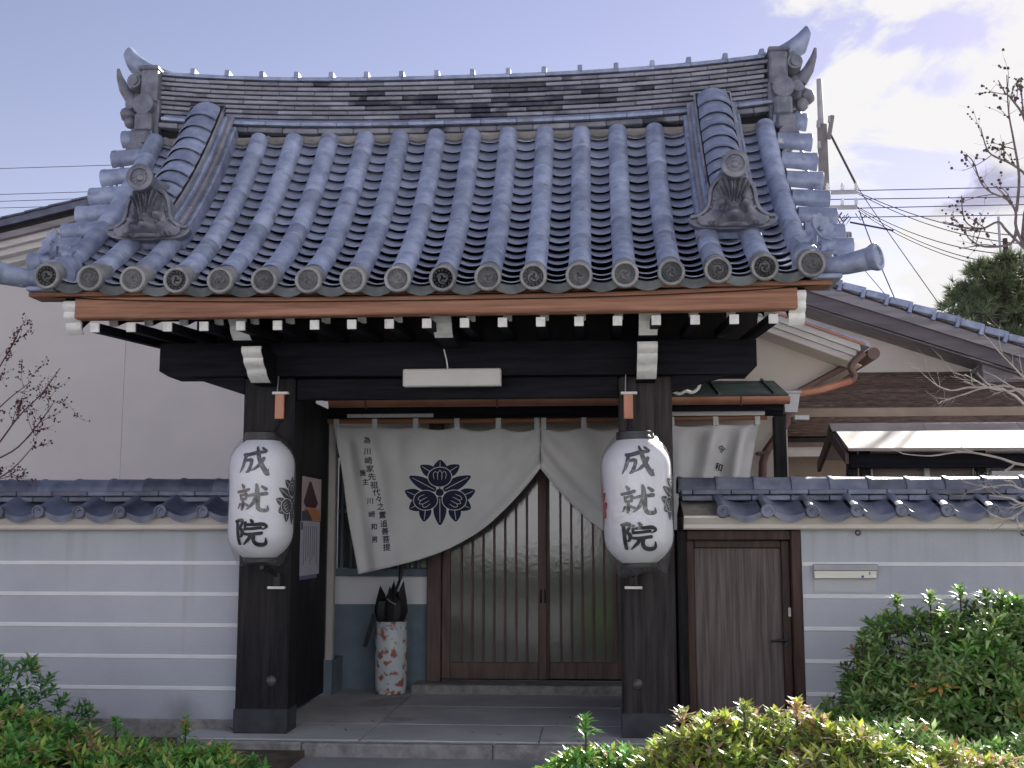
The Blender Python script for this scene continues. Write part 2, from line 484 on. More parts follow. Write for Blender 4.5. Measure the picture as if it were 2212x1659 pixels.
    def ball(s, p, r, n=8, m=5, sq=(1, 1, 1)):
        p = Vector(p)
        vs_ = [p + Vector((0, 0, r * sq[2]))]
        for i in range(1, m):
            th = PI * i / m
            for k in range(n):
                w = 2 * PI * k / n
                vs_.append(p + Vector((r * sq[0] * math.sin(th) * math.cos(w), r * sq[1] * math.sin(th) * math.sin(w), r * sq[2] * math.cos(th))))
        vs_.append(p - Vector((0, 0, r * sq[2])))
        fs_ = [(0, 1 + k, 1 + (k + 1) % n) for k in range(n)]
        for i in range(m - 2):
            for k in range(n):
                k2 = (k + 1) % n
                fs_.append((1 + i * n + k, 1 + (i + 1) * n + k, 1 + (i + 1) * n + k2, 1 + i * n + k2))
        e = len(vs_) - 1
        fs_ += [(1 + (m - 2) * n + k, e, 1 + (m - 2) * n + (k + 1) % n) for k in range(n)]
        return s.add(vs_, fs_)

    def grid(s, fn, nu, nv):
        vs_ = [fn(i / nu, j / nv) for j in range(nv + 1) for i in range(nu + 1)]
        fs_ = [(j * (nu + 1) + i, j * (nu + 1) + i + 1, (j + 1) * (nu + 1) + i + 1, (j + 1) * (nu + 1) + i) for j in range(nv) for i in range(nu)]
        return s.add(vs_, fs_)

    def mesh(s, name, mats, smooth=True, ang=35):
        me = bpy.data.meshes.new(name)
        me.from_pydata(s.v, [], s.f)
        for m_ in (mats if isinstance(mats, (list, tuple)) else [mats]):
            me.materials.append(m_)
        me.polygons.foreach_set('material_index', s.mi)
        if s.c:
            ca = me.color_attributes.new('Col', 'FLOAT_COLOR', 'POINT')
            ca.data.foreach_set('color', [x for c_ in s.c for x in (*c_, 1.0)])
        if smooth:
            me.polygons.foreach_set('use_smooth', [True] * len(me.polygons))
            me.set_sharp_from_angle(angle=R(ang))
        me.update()
        return me


def link(name, data, parent=None, M=None):
    o = bpy.data.objects.new(name, data)
    COL.objects.link(o)
    M = M if M is not None else Matrix.Identity(4)
    if parent is not None:
        o.parent = parent
        o.matrix_parent_inverse = WM[parent.name].inverted()
    o.matrix_basis = M
    WM[o.name] = M.copy()
    return o


def tag(o, label=None, cat=None, group=None, kind=None):
    for k, v in (('label', label), ('category', cat), ('group', group), ('kind', kind)):
        if v:
            o[k] = v
    return o


def thing(name, loc, label, cat, group=None):
    return tag(link(name, None, None, Matrix.Translation(Vector(loc))), label, cat, group)


def part(name, mb, m, parent=None, smooth=True, ang=35, M=None):
    return link(name, mb.mesh(name, m, smooth, ang), parent, M)


def boxp(name, m, parent, x0, x1, y0, y1, z0, z1, c=0.0):
    return part(name, MB().box(x0, x1, y0, y1, z0, z1, c), m, parent, ang=20)


def copy_tree(o, parent, M):
    """a copy of a thing, its parts and their sub-parts, moved by M"""
    c = o.copy()
    COL.objects.link(c)
    B = M @ WM[o.name]
    c.parent = parent
    c.matrix_parent_inverse = WM[parent.name].inverted() if parent else Matrix.Identity(4)
    c.matrix_basis = B
    WM[c.name] = B
    for ch in list(o.children):
        copy_tree(ch, c, M)
    return c


def smooth_pts(pts, k=6):
    """Catmull-Rom through points of any dimension"""
    out = []
    n = len(pts)
    for i in range(n - 1):
        p0, p1, p2, p3 = pts[max(i - 1, 0)], pts[i], pts[i + 1], pts[min(i + 2, n - 1)]
        for j in range(k):
            t = j / k
            out.append(tuple(0.5 * (2 * b + (c - a) * t + (2 * a - 5 * b + 4 * c - d) * t * t + (3 * b - a - 3 * c + d) * t ** 3) for a, b, c, d in zip(p0, p1, p2, p3)))
    out.append(tuple(pts[-1]))
    return out


def frame(p, xa, ya, za):
    return Matrix(((xa[0], ya[0], za[0], p[0]), (xa[1], ya[1], za[1], p[1]), (xa[2], ya[2], za[2], p[2]), (0, 0, 0, 1)))

# ------------------------------------------------------------------ ground
tag(part('street', MB().grid(lambda u, v: (-400 + 800 * u, -200 + 900 * v, -0.06), 8, 8), ASPH), kind='structure')
gf = tag(boxp('gate_floor', STONE, None, -2.85, 0.62, 7.86, 10.42, -0.10, 0.030), kind='structure')
for (a_, b_, c_, d_) in ((-2.85, -1.604, 7.862, 8.52), (-1.596, -0.404, 7.862, 8.52), (-0.396, 0.62, 7.862, 8.52), (-2.85, -1.604, 8.528, 10.42), (-1.596, 0.62, 8.528, 9.40), (-1.596, 0.62, 9.408, 10.118)):
    boxp('paving_slab', CONC, gf, a_, b_, c_, d_, 0.0, 0.040 + rng.uniform(-0.002, 0.001), 0.006)
fl = MB()
for _ in range(26):
    p_ = Vector((rng.uniform(-2.6, 0.4), rng.uniform(7.2, 9.6), 0.046))
    if p_.y < 7.86:
        p_.z = -0.052
    a_ = rng.uniform(0, 6.28)
    d_, e_ = Vector((math.cos(a_), math.sin(a_), 0.15)) * 0.022, Vector((-math.sin(a_), math.cos(a_), 0)) * 0.008
    k_ = rng.uniform(0.6, 1.2)
    fl.add([p_ - d_, p_ - e_, p_ + d_ + Vector((0, 0, 0.008)), p_ + e_], [(0, 1, 2, 3)], (0.22 * k_, 0.12 * k_, 0.05 * k_))
tag(part('fallen_leaves', fl, LEAF, None, smooth=False), 'small dry leaves scattered over the entrance paving', 'leaves', kind='stuff')
tag(boxp('doorstep', STONE, None, -1.62, 0.62, 10.12, 10.46, 0.0, 0.115, 0.012), kind='structure')
tag(boxp('kerb_stone', STONE, None, -2.80, -1.98, 7.78, 7.855, -0.10, 0.032, 0.012), kind='structure')
tag(boxp('kerb_stone', STONE, None, -1.975, -0.70, 7.78, 7.855, -0.10, 0.026, 0.012), kind='structure')
tag(boxp('kerb_stone', STONE, None, -0.695, 0.62, 7.78, 7.855, -0.10, 0.030, 0.012), kind='structure')
tag(boxp('soil_bed', SOIL, None, -6.5, -1.95, 4.7, 8.2, -0.10, -0.02), kind='structure')
tag(boxp('soil_bed', SOIL, None, -0.25, 5.5, 4.1, 7.77, -0.10, -0.02), kind='structure')
tag(boxp('soil_bed', SOIL, None, 0.63, 5.5, 7.771, 8.2, -0.10, -0.018), kind='structure')

# ------------------------------------------------------------------ the gate
GX = -1.07
gate = thing('temple_gate', (GX, 8.2, 0.04), 'dark timber temple gate under a curved grey tiled roof', 'gate')
YE, YT = 7.0, 8.70


def prof(Y):
    t = (Y - YE) / 1.68
    return 2.985 + 0.781 * t + 0.754 * t * t


def slope(Y):
    t = (Y - YE) / 1.68
    return (0.781 + 1.508 * t) / 1.68


_arc = [(0.0, YE)]
_y = YE
while _y < 8.95:
    _y2 = _y + 0.004
    _arc.append((_arc[-1][0] + math.hypot(0.004, prof(_y2) - prof(_y)), _y2))
    _y = _y2


def y_at(s):
    if s <= 0:
        return YE + s * math.cos(math.atan(slope(YE)))
    lo_, hi_ = 0, len(_arc) - 1
    while hi_ - lo_ > 1:
        mid = (lo_ + hi_) // 2
        if _arc[mid][0] < s:
            lo_ = mid
        else:
            hi_ = mid
    return _arc[lo_][1]


LEN = next(s for s, y in _arc if y >= YT)


def lift(X):
    """the eave line rises a little towards both ends"""
    u = abs(X - GX) / 2.4
    return 0.055 * max(0, u) ** 3


def on_roof(X, s, h=0.0):
    """frame on the front slope: x across, y up the slope, z outward"""
    Y = y_at(s)
    sl = slope(Y if s > 0 else YE)
    c = 1 / math.hypot(1, sl)
    t = Vector((0, c, sl * c))
    n = Vector((0, -sl * c, c))
    z = prof(Y) if s > 0 else prof(YE) + s * sl * c
    p = Vector((X, Y, z + lift(X) * (1 - 0.7 * max(0, s) / LEN))) + n * h
    return frame(p, Vector((1, 0, 0)), t, n)


X0R, PITCHR, NR = -3.495, 0.2832, 18
rowx = [X0R + PITCHR * i for i in range(NR)]

# roof deck (the part) carries every tile as a sub-part
deck = MB()
ND = 14
deck.grid(lambda u, v: tuple((on_roof(-3.62 + 5.06 * u, 0.03 + v * (LEN + 0.1), -0.112)).translation), 24, ND)
deck.grid(lambda u, v: tuple((on_roof(-3.62 + 5.06 * u, 0.03 + v * (LEN + 0.1), -0.145)).translation), 24, ND)
YR = 8.93
deck.grid(lambda u, v: (-3.62 + 5.06 * u, 2 * YR - y_at(0.03 + v * LEN), prof(y_at(0.03 + v * LEN)) - 0.10), 4, 10)
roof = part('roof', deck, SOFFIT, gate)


CST_L = 0.272


def cover_mesh(L, r0, r1, n=9, lip=0.008):
    b = MB()
    vs_, fs_ = [], []
    rings = [(0.010, r0 - 0.012), (0.0, r0 - 0.0025), (0.003, r0), (L, r1)]
    if lip > 0.002:
        rings = [(0.012, r0 - 0.012), (0.0, r0 - 0.003), (0.004, r0 + lip * 0.5), (0.03, r0 + lip * 0.5), (0.04, r0), (L, r1)]
    for y, r in rings:
        for k in range(n + 1):
            w = R(-100) + R(200) * k / n
            vs_.append((r * math.sin(w), y, r * math.cos(w)))
    for i in range(len(rings) - 1):
        for k in range(n):
            a = i * (n + 1) + k
            fs_.append((a, a + 1, a + n + 2, a + n + 1))
    b.add(vs_, fs_)
    return b


cover_me = cover_mesh(CST_L, 0.0735, 0.0722, 12, 0.0015).mesh('cover_tile', TILE, ang=50)
NCV = 8
CST = (LEN - 0.07 - 0.15) / NCV
for i, x in enumerate(rowx):
    off = rng.uniform(-0.008, 0.008)
    xr_ = x + rng.uniform(-0.003, 0.003)
    for k in range(NCV):
        s = 0.15 + k * CST + (off if k else 0)
        if (i in (1, 2) or i in (15, 16)) and s > 0.85:
            continue
        Ma, Mb = on_roof(xr_ + rng.uniform(-0.0015, 0.0015), s, 0.0), on_roof(xr_, s + CST, 0.0)
        t = (Mb.translation - Ma.translation).normalized()
        n = Vector((1, 0, 0)).cross(t).normalized()
        xa_ = t.cross(n)
        link('cover_tile', cover_me, roof, frame(Ma.translation + n * (rng.uniform(-0.001, 0.002) + 0.002), xa_, t, n))

# round eave caps with a ring of beads and a three-comma swirl
def cap_mesh(turn):
    cap = MB()
    a = math.atan(slope(YE)) - 0.05
    Mc = Matrix.Translation((0, 0.0, 0.0)) @ Matrix.Rotation(PI / 2 - a, 4, 'X') @ Matrix.Rotation(turn, 4, 'Z')
    cap.tube([(0, 0.012, 0.0), (0, 0.06, 0.0), (0, 0.20, 0.0)], [0.0775, 0.0745, 0.0735], 18)
    cap.lathe([(0.070, -0.06), (0.078, -0.012), (0.0855, -0.004), (0.0855, 0.020), (0.081, 0.027), (0.066, 0.027), (0.0625, 0.012)], 22, Mc)
    cap.m = 1
    cap.lathe([(0.0625, 0.0121), (0.0, 0.0121)], 22, Mc)
    cap.m = 1
    for k in range(14):
        w = 2 * PI * k / 14
        cap.ball(Mc @ Vector((0.052 * math.cos(w), 0.052 * math.sin(w), 0.014)), 0.0058, 5, 4)
    for k in range(3):
        pts = []
        for j in range(8):
            w = 2 * PI * k / 3 + j * 0.42
            rr = 0.015 + 0.0034 * j
            pts.append(Mc @ Vector((rr * math.cos(w), rr * math.sin(w), 0.013)))
        cap.tube(pts, [0.0105, 0.0105, 0.009, 0.008, 0.0065, 0.005, 0.004, 0.002], 5)
    return cap.mesh('eave_cap_tile', [CAPD, CAPIN], ang=40)


cap_mes = [cap_mesh(w) for w in (0.2, 0.9, 1.6)]
for i, x in enumerate(rowx):
    M = on_roof(x, 0.0, 0.0) @ Matrix.Rotation(rng.uniform(-0.03, 0.03), 4, 'X')
    link('eave_cap_tile', cap_mes[i % 3], roof, M)

# curved pan tiles, each lifted over the next
def pan_mesh(w, sag, L, th, rise, back=0.0, n=8):
    """thin curved shell, its lower edge standing clear of the tile below"""
    vs_, fs_ = [], []
    for y, dz in ((0.0, rise), (L, 0.0)):
        for lay in (0, 1):
            for k in range(n + 1):
                u = -1 + 2 * k / n
                vs_.append((u * w / 2, y + back * lay, dz - sag * (1 - u * u) - th * lay))
    m = n + 1
    for k in range(n):
        fs_.append((k, k + 1, 2 * m + k + 1, 2 * m + k))
        fs_.append((m + k, k + m + 1, k + 1, k)[::-1])
        fs_.append((m + k, m + k + 1, 3 * m + k + 1, 3 * m + k))
    return MB().add(vs_, fs_)


pan_me = pan_mesh(0.225, 0.046, 0.172, 0.007, 0.046).mesh('pan_tile', PAN, ang=40)
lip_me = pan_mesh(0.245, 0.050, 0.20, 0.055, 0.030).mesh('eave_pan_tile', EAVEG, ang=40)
NP_ = 19
steps = [(j, 0.055 + j * (LEN - 0.03) / NP_) for j in range(NP_)]
hidden = MB()
tiles = []
for i in range(NR - 1):
    xm = (rowx[i] + rowx[i + 1]) / 2
    M = on_roof(xm, -0.006, -0.030)
    link('eave_pan_tile', lip_me, roof, M)
    for j, s in steps:
        if i in (1, 15) and s > 0.8:
            continue
        M = on_roof(xm, s, -0.038) @ Matrix.Rotation(rng.uniform(-0.008, 0.008), 4, 'X') @ Matrix.Translation((0, rng.uniform(-0.003, 0.003), rng.uniform(-0.002, 0.002)))
        tiles.append((j, M))
tiles.sort(key=lambda a: a[0])
for k, (j, M) in enumerate(tiles):
    if k < 296:
        link('pan_tile', pan_me, roof, M)
    else:
        hidden.add([M @ v.co for v in pan_me.vertices], [tuple(p.vertices) for p in pan_me.polygons])
tag(part('upper_pan_tiles', hidden, PAN, roof, ang=40), kind='stuff')
# rear slope: the same tiling as one mass
rear = MB()
for i in range(NR):
    rear.tube([(rowx[i], 2 * YR - y_at(s * LEN / 8), prof(y_at(s * LEN / 8))) for s in range(9)], 0.072, 8)
tag(part('rear_slope_tiles', rear, TILE, roof), kind='stuff')

# clay bedding under the main ridge between the rows
bed = MB()
for i in range(NR - 1):
    xm = (rowx[i] + rowx[i + 1]) / 2
    M = on_roof(xm, LEN - 0.05, -0.01)
    bed.tube([M @ Vector((-0.085, 0, 0)), M @ Vector((0, 0, -0.012)), M @ Vector((0.085, 0, 0))], [0.03, 0.038, 0.03], 8)
tag(part('ridge_bedding', bed, CLAYBED, roof), kind='stuff')

# main ridge: thin courses, curved up towards both ends
RXL, RXR = -3.53, 1.385


def rlift(x):
    u = abs(x - GX) / 2.46
    return 0.105 * u ** 2.6


def rtilt(x):
    u = (x - GX) / 2.46
    return math.atan(0.105 * 2.6 * abs(u) ** 1.6 * (1 if u > 0 else -1) / 2.46)


def noshi_course(zb, h, half, L, off, m, name, c=0.006):
    me = MB().box(-L / 2 + 0.001, L / 2 - 0.001, -half, half, 0, h, c).mesh(name, m, ang=20)
    me2 = me.copy()
    me2.materials[0] = SOOT
    x = RXL + off
    while x < RXR - 0.01:
        a, b_ = max(x, RXL), min(x + L, RXR)
        if b_ - a > 0.05:
            xm = (a + b_) / 2
            M = Matrix.Translation((xm, YR + rng.uniform(-0.004, 0.004), zb + rlift(xm))) @ Matrix.Rotation(-rtilt(xm), 4, 'Y')
            if b_ - a < L - 0.01:
                M = M @ Matrix.Scale((b_ - a) / L, 4, (1, 0, 0))
            soot = name == 'ridge_noshi_tile' and abs(xm + 0.85) < 1.05 and 0.4 < (zb - 4.6) / 0.1 < 3.4 and rng.random() < 0.80 - 0.45 * abs(xm + 0.85)
            link(name, me2 if soot else me, roof, M)
        x += L


noshi_course(4.562, 0.042, 0.205, 0.287, -0.10, NOSHI, 'ridge_base_tile')
# sloped ledge course
led = MB().prism([(-0.245, 0.0), (-0.250, 0.022), (-0.165, 0.072), (0.165, 0.072), (0.250, 0.022), (0.245, 0.0)], -0.1415, 0.1415, 'x').mesh('ridge_ledge_tile', TILE, ang=20)
x = RXL + 0.06
while x < RXR - 0.1:
    xm = x + 0.1435
    link('ridge_ledge_tile', led, roof, Matrix.Translation((xm, YR, 4.611 + rlift(xm))) @ Matrix.Rotation(-rtilt(xm), 4, 'Y'))
    x += 0.287
core = MB().grid(lambda u, v: (RXL + (RXR - RXL) * u, YR - 0.125, 4.45 + 0.55 * v + rlift(RXL + (RXR - RXL) * u)), 20, 1)
core.grid(lambda u, v: (RXL + (RXR - RXL) * u, YR + 0.125, 4.45 + 0.55 * v + rlift(RXL + (RXR - RXL) * u)), 20, 1)
part('ridge_core', core, DARKI, roof)
for k in range(8):
    noshi_course(4.692 + k * 0.0412, 0.0265, 0.172 - 0.0035 * k, 0.287, -0.143 * (k % 2) - rng.uniform(0, 0.03), NOSHI, 'ridge_noshi_tile', 0.0025)
# cap tiles with a raised joint
capr = MB().prism([(-0.155, 0.0), (-0.158, 0.026), (-0.115, 0.046), (0, 0.062), (0.115, 0.046), (0.158, 0.026), (0.155, 0.0)], -0.142, 0.142, 'x')
capr.box(0.110, 0.148, -0.163, 0.163, 0.018, 0.074, 0.006)
capr_me = capr.mesh('ridge_cap_tile', TILE, ang=25)
x = RXL
while x < RXR - 0.1:
    xm = x + 0.1435
    link('ridge_cap_tile', capr_me, roof, Matrix.Translation((xm, YR, 5.022 + rlift(xm))) @ Matrix.Rotation(-rtilt(xm), 4, 'Y'))
    x += 0.287


def mir(x, sgn):
    """place measured from the gate's middle line, out to one side"""
    return GX + sgn * x


for sgn in (-1, 1):
    # ridge-end plate, seen edge-on, with its curls
    b = MB()
    xo = 2.43
    xs = lambda a: mir(a, sgn)
    b.box(min(xs(2.44), xs(2.58)), max(xs(2.44), xs(2.58)), YR - 0.25, YR + 0.25, 4.86, 5.16, 0.015)
    b.box(min(xs(2.43), xs(2.60)), max(xs(2.43), xs(2.60)), YR - 0.27, YR + 0.27, 5.13, 5.165, 0.01)
    b.tube([(xs(2.535), YR - 0.29, 4.83), (xs(2.535), YR + 0.29, 4.83)], 0.085, 14)
    b.box(min(xs(2.46), xs(2.60)), max(xs(2.46), xs(2.60)), YR - 0.30, YR + 0.30, 4.60, 4.76, 0.02)
    b.box(min(xs(2.47), xs(2.62)), max(xs(2.47), xs(2.62)), YR - 0.32, YR + 0.32, 4.48, 4.605, 0.02)
    b.tube([(xs(2.555), YR - 0.35, 4.42), (xs(2.555), YR + 0.35, 4.42)], 0.080, 14)
    b.box(min(xs(2.43), xs(2.49)), max(xs(2.43), xs(2.49)), YR - 0.22, YR + 0.22, 4.38, 4.9, 0.01)
    plate = part('ridge_end_plate', b, ONI, roof, ang=30)
    # beast relief looking outward along the ridge
    b = MB()
    b.ball((xs(2.66), YR, 4.90), 0.11, 10, 7, (0.9, 1.5, 1.5))
    b.ball((xs(2.74), YR - 0.04, 4.83), 0.075, 8, 6, (1.1, 1.3, 0.9))
    b.ball((xs(2.70), YR - 0.12, 4.74), 0.055, 8, 6, (1.0, 1.0, 1.0))
    b.ball((xs(2.66), YR - 0.10, 4.66), 0.045, 8, 6)
    b.tube([(xs(2.63), YR - 0.13, 5.05), (xs(2.64), YR - 0.235, 5.05)], [0.075, 0.06], 12)
    b.tube([(xs(2.63), YR - 0.225, 5.05), (xs(2.64), YR - 0.245, 5.05)], [0.04, 0.04], 10)
    b.tube([(xs(2.63), YR - 0.18, 4.84), (xs(2.65), YR - 0.27, 4.84)], [0.055, 0.045], 10)
    b.tube([(xs(2.70), YR - 0.10, 4.94), (xs(2.76), YR - 0.13, 5.02), (xs(2.80), YR - 0.14, 5.12), (xs(2.815), YR - 0.14, 5.19)], [0.06, 0.045, 0.026, 0.012], 8)
    b.box(min(xs(2.58), xs(2.67)), max(xs(2.58), xs(2.67)), YR - 0.16, YR + 0.16, 5.06, 5.17, 0.02)
    part('ridge_end_beast', b, ONI, roof, ang=50)
    # upturned round horn tile on the ridge end
    path = smooth_pts([(2.22, 5.10, 0.055), (2.44, 5.155, 0.068), (2.58, 5.205, 0.080), (2.69, 5.265, 0.094), (2.765, 5.325, 0.108)], 4)
    b = MB()
    nn_ = 16
    vs_ = [(xs(a + (0.028 * (1 - abs(math.sin(2 * PI * k / nn_))) if q_ == len(path) - 1 else 0)), YR + r_ * math.cos(2 * PI * k / nn_), z + r_ * math.sin(2 * PI * k / nn_)) for q_, (a, z, r_) in enumerate(path) for k in range(nn_)]
    fs_ = [(i * nn_ + k, i * nn_ + (k + 1) % nn_, (i + 1) * nn_ + (k + 1) % nn_, (i + 1) * nn_ + k) for i in range(len(path) - 1) for k in range(nn_)]
    fs_.append(tuple((len(path) - 1) * nn_ + k for k in range(nn_)))
    b.add(vs_, fs_)
    part('ridge_horn_tile', b, TILE, roof, ang=50)

# descending ridges with their round ends and beast-faced end tiles
OUT = [(0, .335), (.05, .345), (.085, .335), (.125, .30), (.15, .245), (.157, .185), (.178, .125), (.235, .08), (.288, .07), (.285, .035), (.235, .005), (.12, -.008), (0, -.012)]
outl = smooth_pts(OUT, 3)
full = [(a, b_) for a, b_ in outl] + [(-a, b_) for a, b_ in outl[::-1][1:-1]]


def half_w(z):
    best = 0.0
    for (a, b_), (c, d) in zip(outl, outl[1:]):
        if (b_ - z) * (d - z) <= 0 and abs(b_ - d) > 1e-6:
            best = max(best, a + (c - a) * (z - b_) / (d - b_))
    return best


def face_h(x, z):
    ax = abs(x)
    h = 0.008
    # fan of mane locks over the brow
    if z > 0.10:
        w = max(0.0, 0.018 + (z - 0.10) * 0.55)
        if ax < w:
            h += 0.026 + 0.010 * math.sin(ax / max(w, .02) * 22) * min(1, (z - 0.10) * 9)
    h += 0.055 * math.exp(-((ax / 0.050) ** 2 + ((z - 0.075) / 0.045) ** 2))         # snout
    h += 0.040 * math.exp(-(((ax - 0.072) / 0.032) ** 2 + ((z - 0.155) / 0.028) ** 2))  # brow
    h -= 0.022 * math.exp(-(((ax - 0.066) / 0.020) ** 2 + ((z - 0.115) / 0.016) ** 2))  # eye hollow
    h += 0.022 * math.exp(-(((ax - 0.066) / 0.009) ** 2 + ((z - 0.115) / 0.009) ** 2))  # eye
    h += 0.034 * math.exp(-(((ax - 0.098) / 0.022) ** 2 + ((z - 0.075) / 0.030) ** 2))  # cheek
    h -= 0.025 * math.exp(-((ax / 0.075) ** 2 + ((z - 0.034) / 0.011) ** 2))            # mouth
    h += 0.030 * math.exp(-((ax / 0.095) ** 2 + ((z - 0.008) / 0.018) ** 2))            # jaw
    h += 0.010 * math.sin(ax * 210 + z * 120) * math.exp(-(((ax - 0.13) / 0.05) ** 2 + ((z - 0.02) / 0.03) ** 2))
    return 0.004 + (h - 0.004) * 2.0


dc = MB()
vs_, fs_ = [], []
nq = 10
for y, rz, ww in ((0.0, 0.034, 0.128), (0.0, 0.022, 0.124), (0.20, 0.0, 0.118)):
    for k in range(nq + 1):
        u = -1 + 2 * k / nq
        vs_.append((u * ww, y, rz + 0.062 * (1 - abs(u) ** 2.3) - 0.01))
for k in range(nq):
    fs_ += [(nq + 1 + k, nq + 2 + k, k + 1, k), (k, k + 1, 2 * nq + 3 + k, 2 * nq + 2 + k), (nq + 1 + k, nq + 2 + k, 2 * nq + 3 + k, 2 * nq + 2 + k)]
dc.add(vs_, fs_)
dcov = dc.mesh('ridge_cover_tile', TILE, ang=45)
for sgn in (-1, 1):
    xd = mir(1.985, sgn)
    ss = 0.86
    # stacked courses
    for k, (hw, h0) in enumerate(((0.215, 0.055), (0.190, 0.105), (0.165, 0.152), (0.142, 0.196))):
        for j in range(6):
            s0 = ss - 0.02 + j * 0.272 + (0.10 if k % 2 else 0.0) - 0.10
            L = 0.268
            if s0 + L > LEN + 0.12:
                L = LEN + 0.12 - s0
            if L < 0.05:
                continue
            me = MB().box(-hw, hw, 0, L, -0.024 if k else -0.10, 0.016, 0.006).mesh('descending_ridge_tile', NOSHI if k % 2 else TILE, ang=20)
            Ma, Mb = on_roof(xd, s0, h0), on_roof(xd, s0 + L, h0)
            t = (Mb.translation - Ma.translation).normalized()
            n = Vector((1, 0, 0)).cross(t)
            link('descending_ridge_tile', me, roof, frame(Ma.translation, Vector((1, 0, 0)), t, n))
    fill = MB()
    for a, b_ in ((0.10, 0.0),):
        prev = None
        for j in range(13):
            s0 = ss - 0.08 + j * (LEN + 0.10 - ss + 0.08) / 12
            M = on_roof(xd, s0, 0.0)
            ring = [M @ Vector((-0.14, 0, -0.03)), M @ Vector((-0.13, 0, 0.22)), M @ Vector((0.13, 0, 0.22)), M @ Vector((0.14, 0, -0.03))]
            if prev:
                fill.add(prev + ring, [(0, 1, 5, 4), (1, 2, 6, 5), (2, 3, 7, 6)])
            else:
                fill.add(ring, [(0, 1, 2, 3)])
            prev = ring
    part('descending_ridge_core', fill, DARKI, roof)
    for j in range(9):
        s0 = ss - 0.02 + j * 0.172
        Ma, Mb = on_roof(xd, s0, 0.222), on_roof(xd, s0 + 0.172, 0.222)
        t = (Mb.translation - Ma.translation).normalized()
        n = Vector((1, 0, 0)).cross(t)
        link('ridge_cover_tile', dcov, roof, frame(Ma.translation, Vector((1, 0, 0)), t, n))
    # end tile: plate, rim, studs, face
    zb = 3.415
    yo = 7.50
    b = MB()
    b.add([(xd + a, yo, zb + c) for a, c in full] + [(xd + a * 0.97, yo + 0.09, zb + c) for a, c in full],
          [tuple(range(len(full)))] + [(i, (i + 1) % len(full), (i + 1) % len(full) + len(full), i + len(full)) for i in range(len(full))])
    oni = part('beast_end_tile', b, ONI, roof, ang=30)
    oni2 = MB()
    up_rim = [(a, c) for a, c in outl if c > 0.062]
    for s2 in (-1, 1):
        oni2.tube([(xd + s2 * a * 0.965, yo - 0.004, zb + c * 0.985) for a, c in up_rim], 0.017, 6)
        for (a, c) in ((0.235, 0.040), (0.185, 0.085), (0.155, 0.135), (0.135, 0.195)):
            oni2.ball((xd + s2 * (a - 0.012), yo - 0.002, zb + c), 0.016, 8, 6, (1, 0.9, 1))
    nx, nz_ = 44, 36
    oni2.grid(lambda u, v: (xd + (u * 2 - 1) * (half_w(-0.005 + 0.325 * v) - 0.02) * 0.86, yo - 0.004 - face_h((u * 2 - 1) * (half_w(-0.005 + 0.325 * v) - 0.02) * 0.86, -0.005 + 0.325 * v), zb - 0.005 + 0.325 * v), nx, nz_)
    part('beast_face_relief', oni2, ONI, roof, ang=60)
    # flared round tile thrust forward over the beast
    pts = [Vector((xd, 7.72, 3.80)), Vector((xd, 7.54, 3.785)), Vector((xd, 7.42, 3.785)), Vector((xd, 7.33, 3.79))]
    b = MB().tube(pts, [0.080, 0.066, 0.076, 0.092], 18)
    dcn = Vector((0, -0.996, -0.05))
    q = dcn.to_track_quat('Z', 'Y').to_matrix().to_4x4()
    b.lathe([(0.092, 0.0), (0.092, 0.014), (0.086, 0.018), (0.062, 0.018), (0.058, 0.002), (0.0, 0.002)], 20, Matrix.Translation(pts[-1]) @ q)
    for k in range(12):
        w = 2 * PI * k / 12
        b.ball(pts[-1] + q.to_3x3() @ Vector((0.045 * math.cos(w), 0.045 * math.sin(w), 0.006)), 0.006, 5, 4)
    b.ball(pts[-1] + q.to_3x3() @ Vector((0, 0, 0.002)), 0.03, 8, 5, (1, 0.5, 1))
    part('ridge_end_round_tile', b, ONI, roof, ang=40)
    # verge: short round tiles laid outward, with a pan tile between each two
    xv0, xv1 = mir(2.395, sgn), mir(2.70, sgn)
    vme = cover_mesh(0.26, 0.0775, 0.070, 9).mesh('verge_tile', TILE, ang=50)
    s0 = 0.36
    k = 0
    while s0 < LEN + 0.02:
        M = on_roof(mir(2.71, sgn), s0, -0.030)
        ax = Vector((-sgn, 0, 0.10)).normalized()
        nn = (M.col[2].xyz - ax * M.col[2].xyz.dot(ax)).normalized()
        link('verge_tile', vme, roof, frame(M.translation, ax.cross(nn), ax, nn))
        ed = MB().box(-0.10, 0.10, -0.012, 0.012, -0.075, -0.012, 0.004).mesh('verge_pan_tile', PAN, ang=30)
        M2 = on_roof(mir(2.635, sgn), s0 + 0.14, -0.03)
        link('verge_pan_tile', ed, roof, frame(M2.translation, M2.col[1].xyz, Vector((sgn, 0, 0)), M2.col[2].xyz))
        s0 += 0.281
        k += 1
    # corner tile curling out past the eave
    cpts = [Vector((mir(a, sgn), y, z)) for a, y, z in ((2.32, 7.20, 3.060), (2.48, 7.13, 3.045), (2.62, 7.07, 3.050), (2.74, 7.02, 3.070))]
    b = MB().tube(cpts, [0.055, 0.058, 0.064, 0.072], 14)
    dcn = Vector((sgn * 0.80, -0.58, 0.10)).normalized()
    q = dcn.to_track_quat('Z', 'Y').to_matrix().to_4x4()
    b.lathe([(0.070, -0.05), (0.086, -0.012), (0.086, 0.012), (0.080, 0.016), (0.060, 0.016), (0.056, 0.006), (0.0, 0.006)], 18, Matrix.Translation(cpts[-1] + dcn * 0.05) @ q)
    for kk in range(10):
        w = 2 * PI * kk / 10
        b.ball(cpts[-1] + dcn * 0.05 + q.to_3x3() @ Vector((0.048 * math.cos(w), 0.048 * math.sin(w), 0.007)), 0.006, 5, 4)
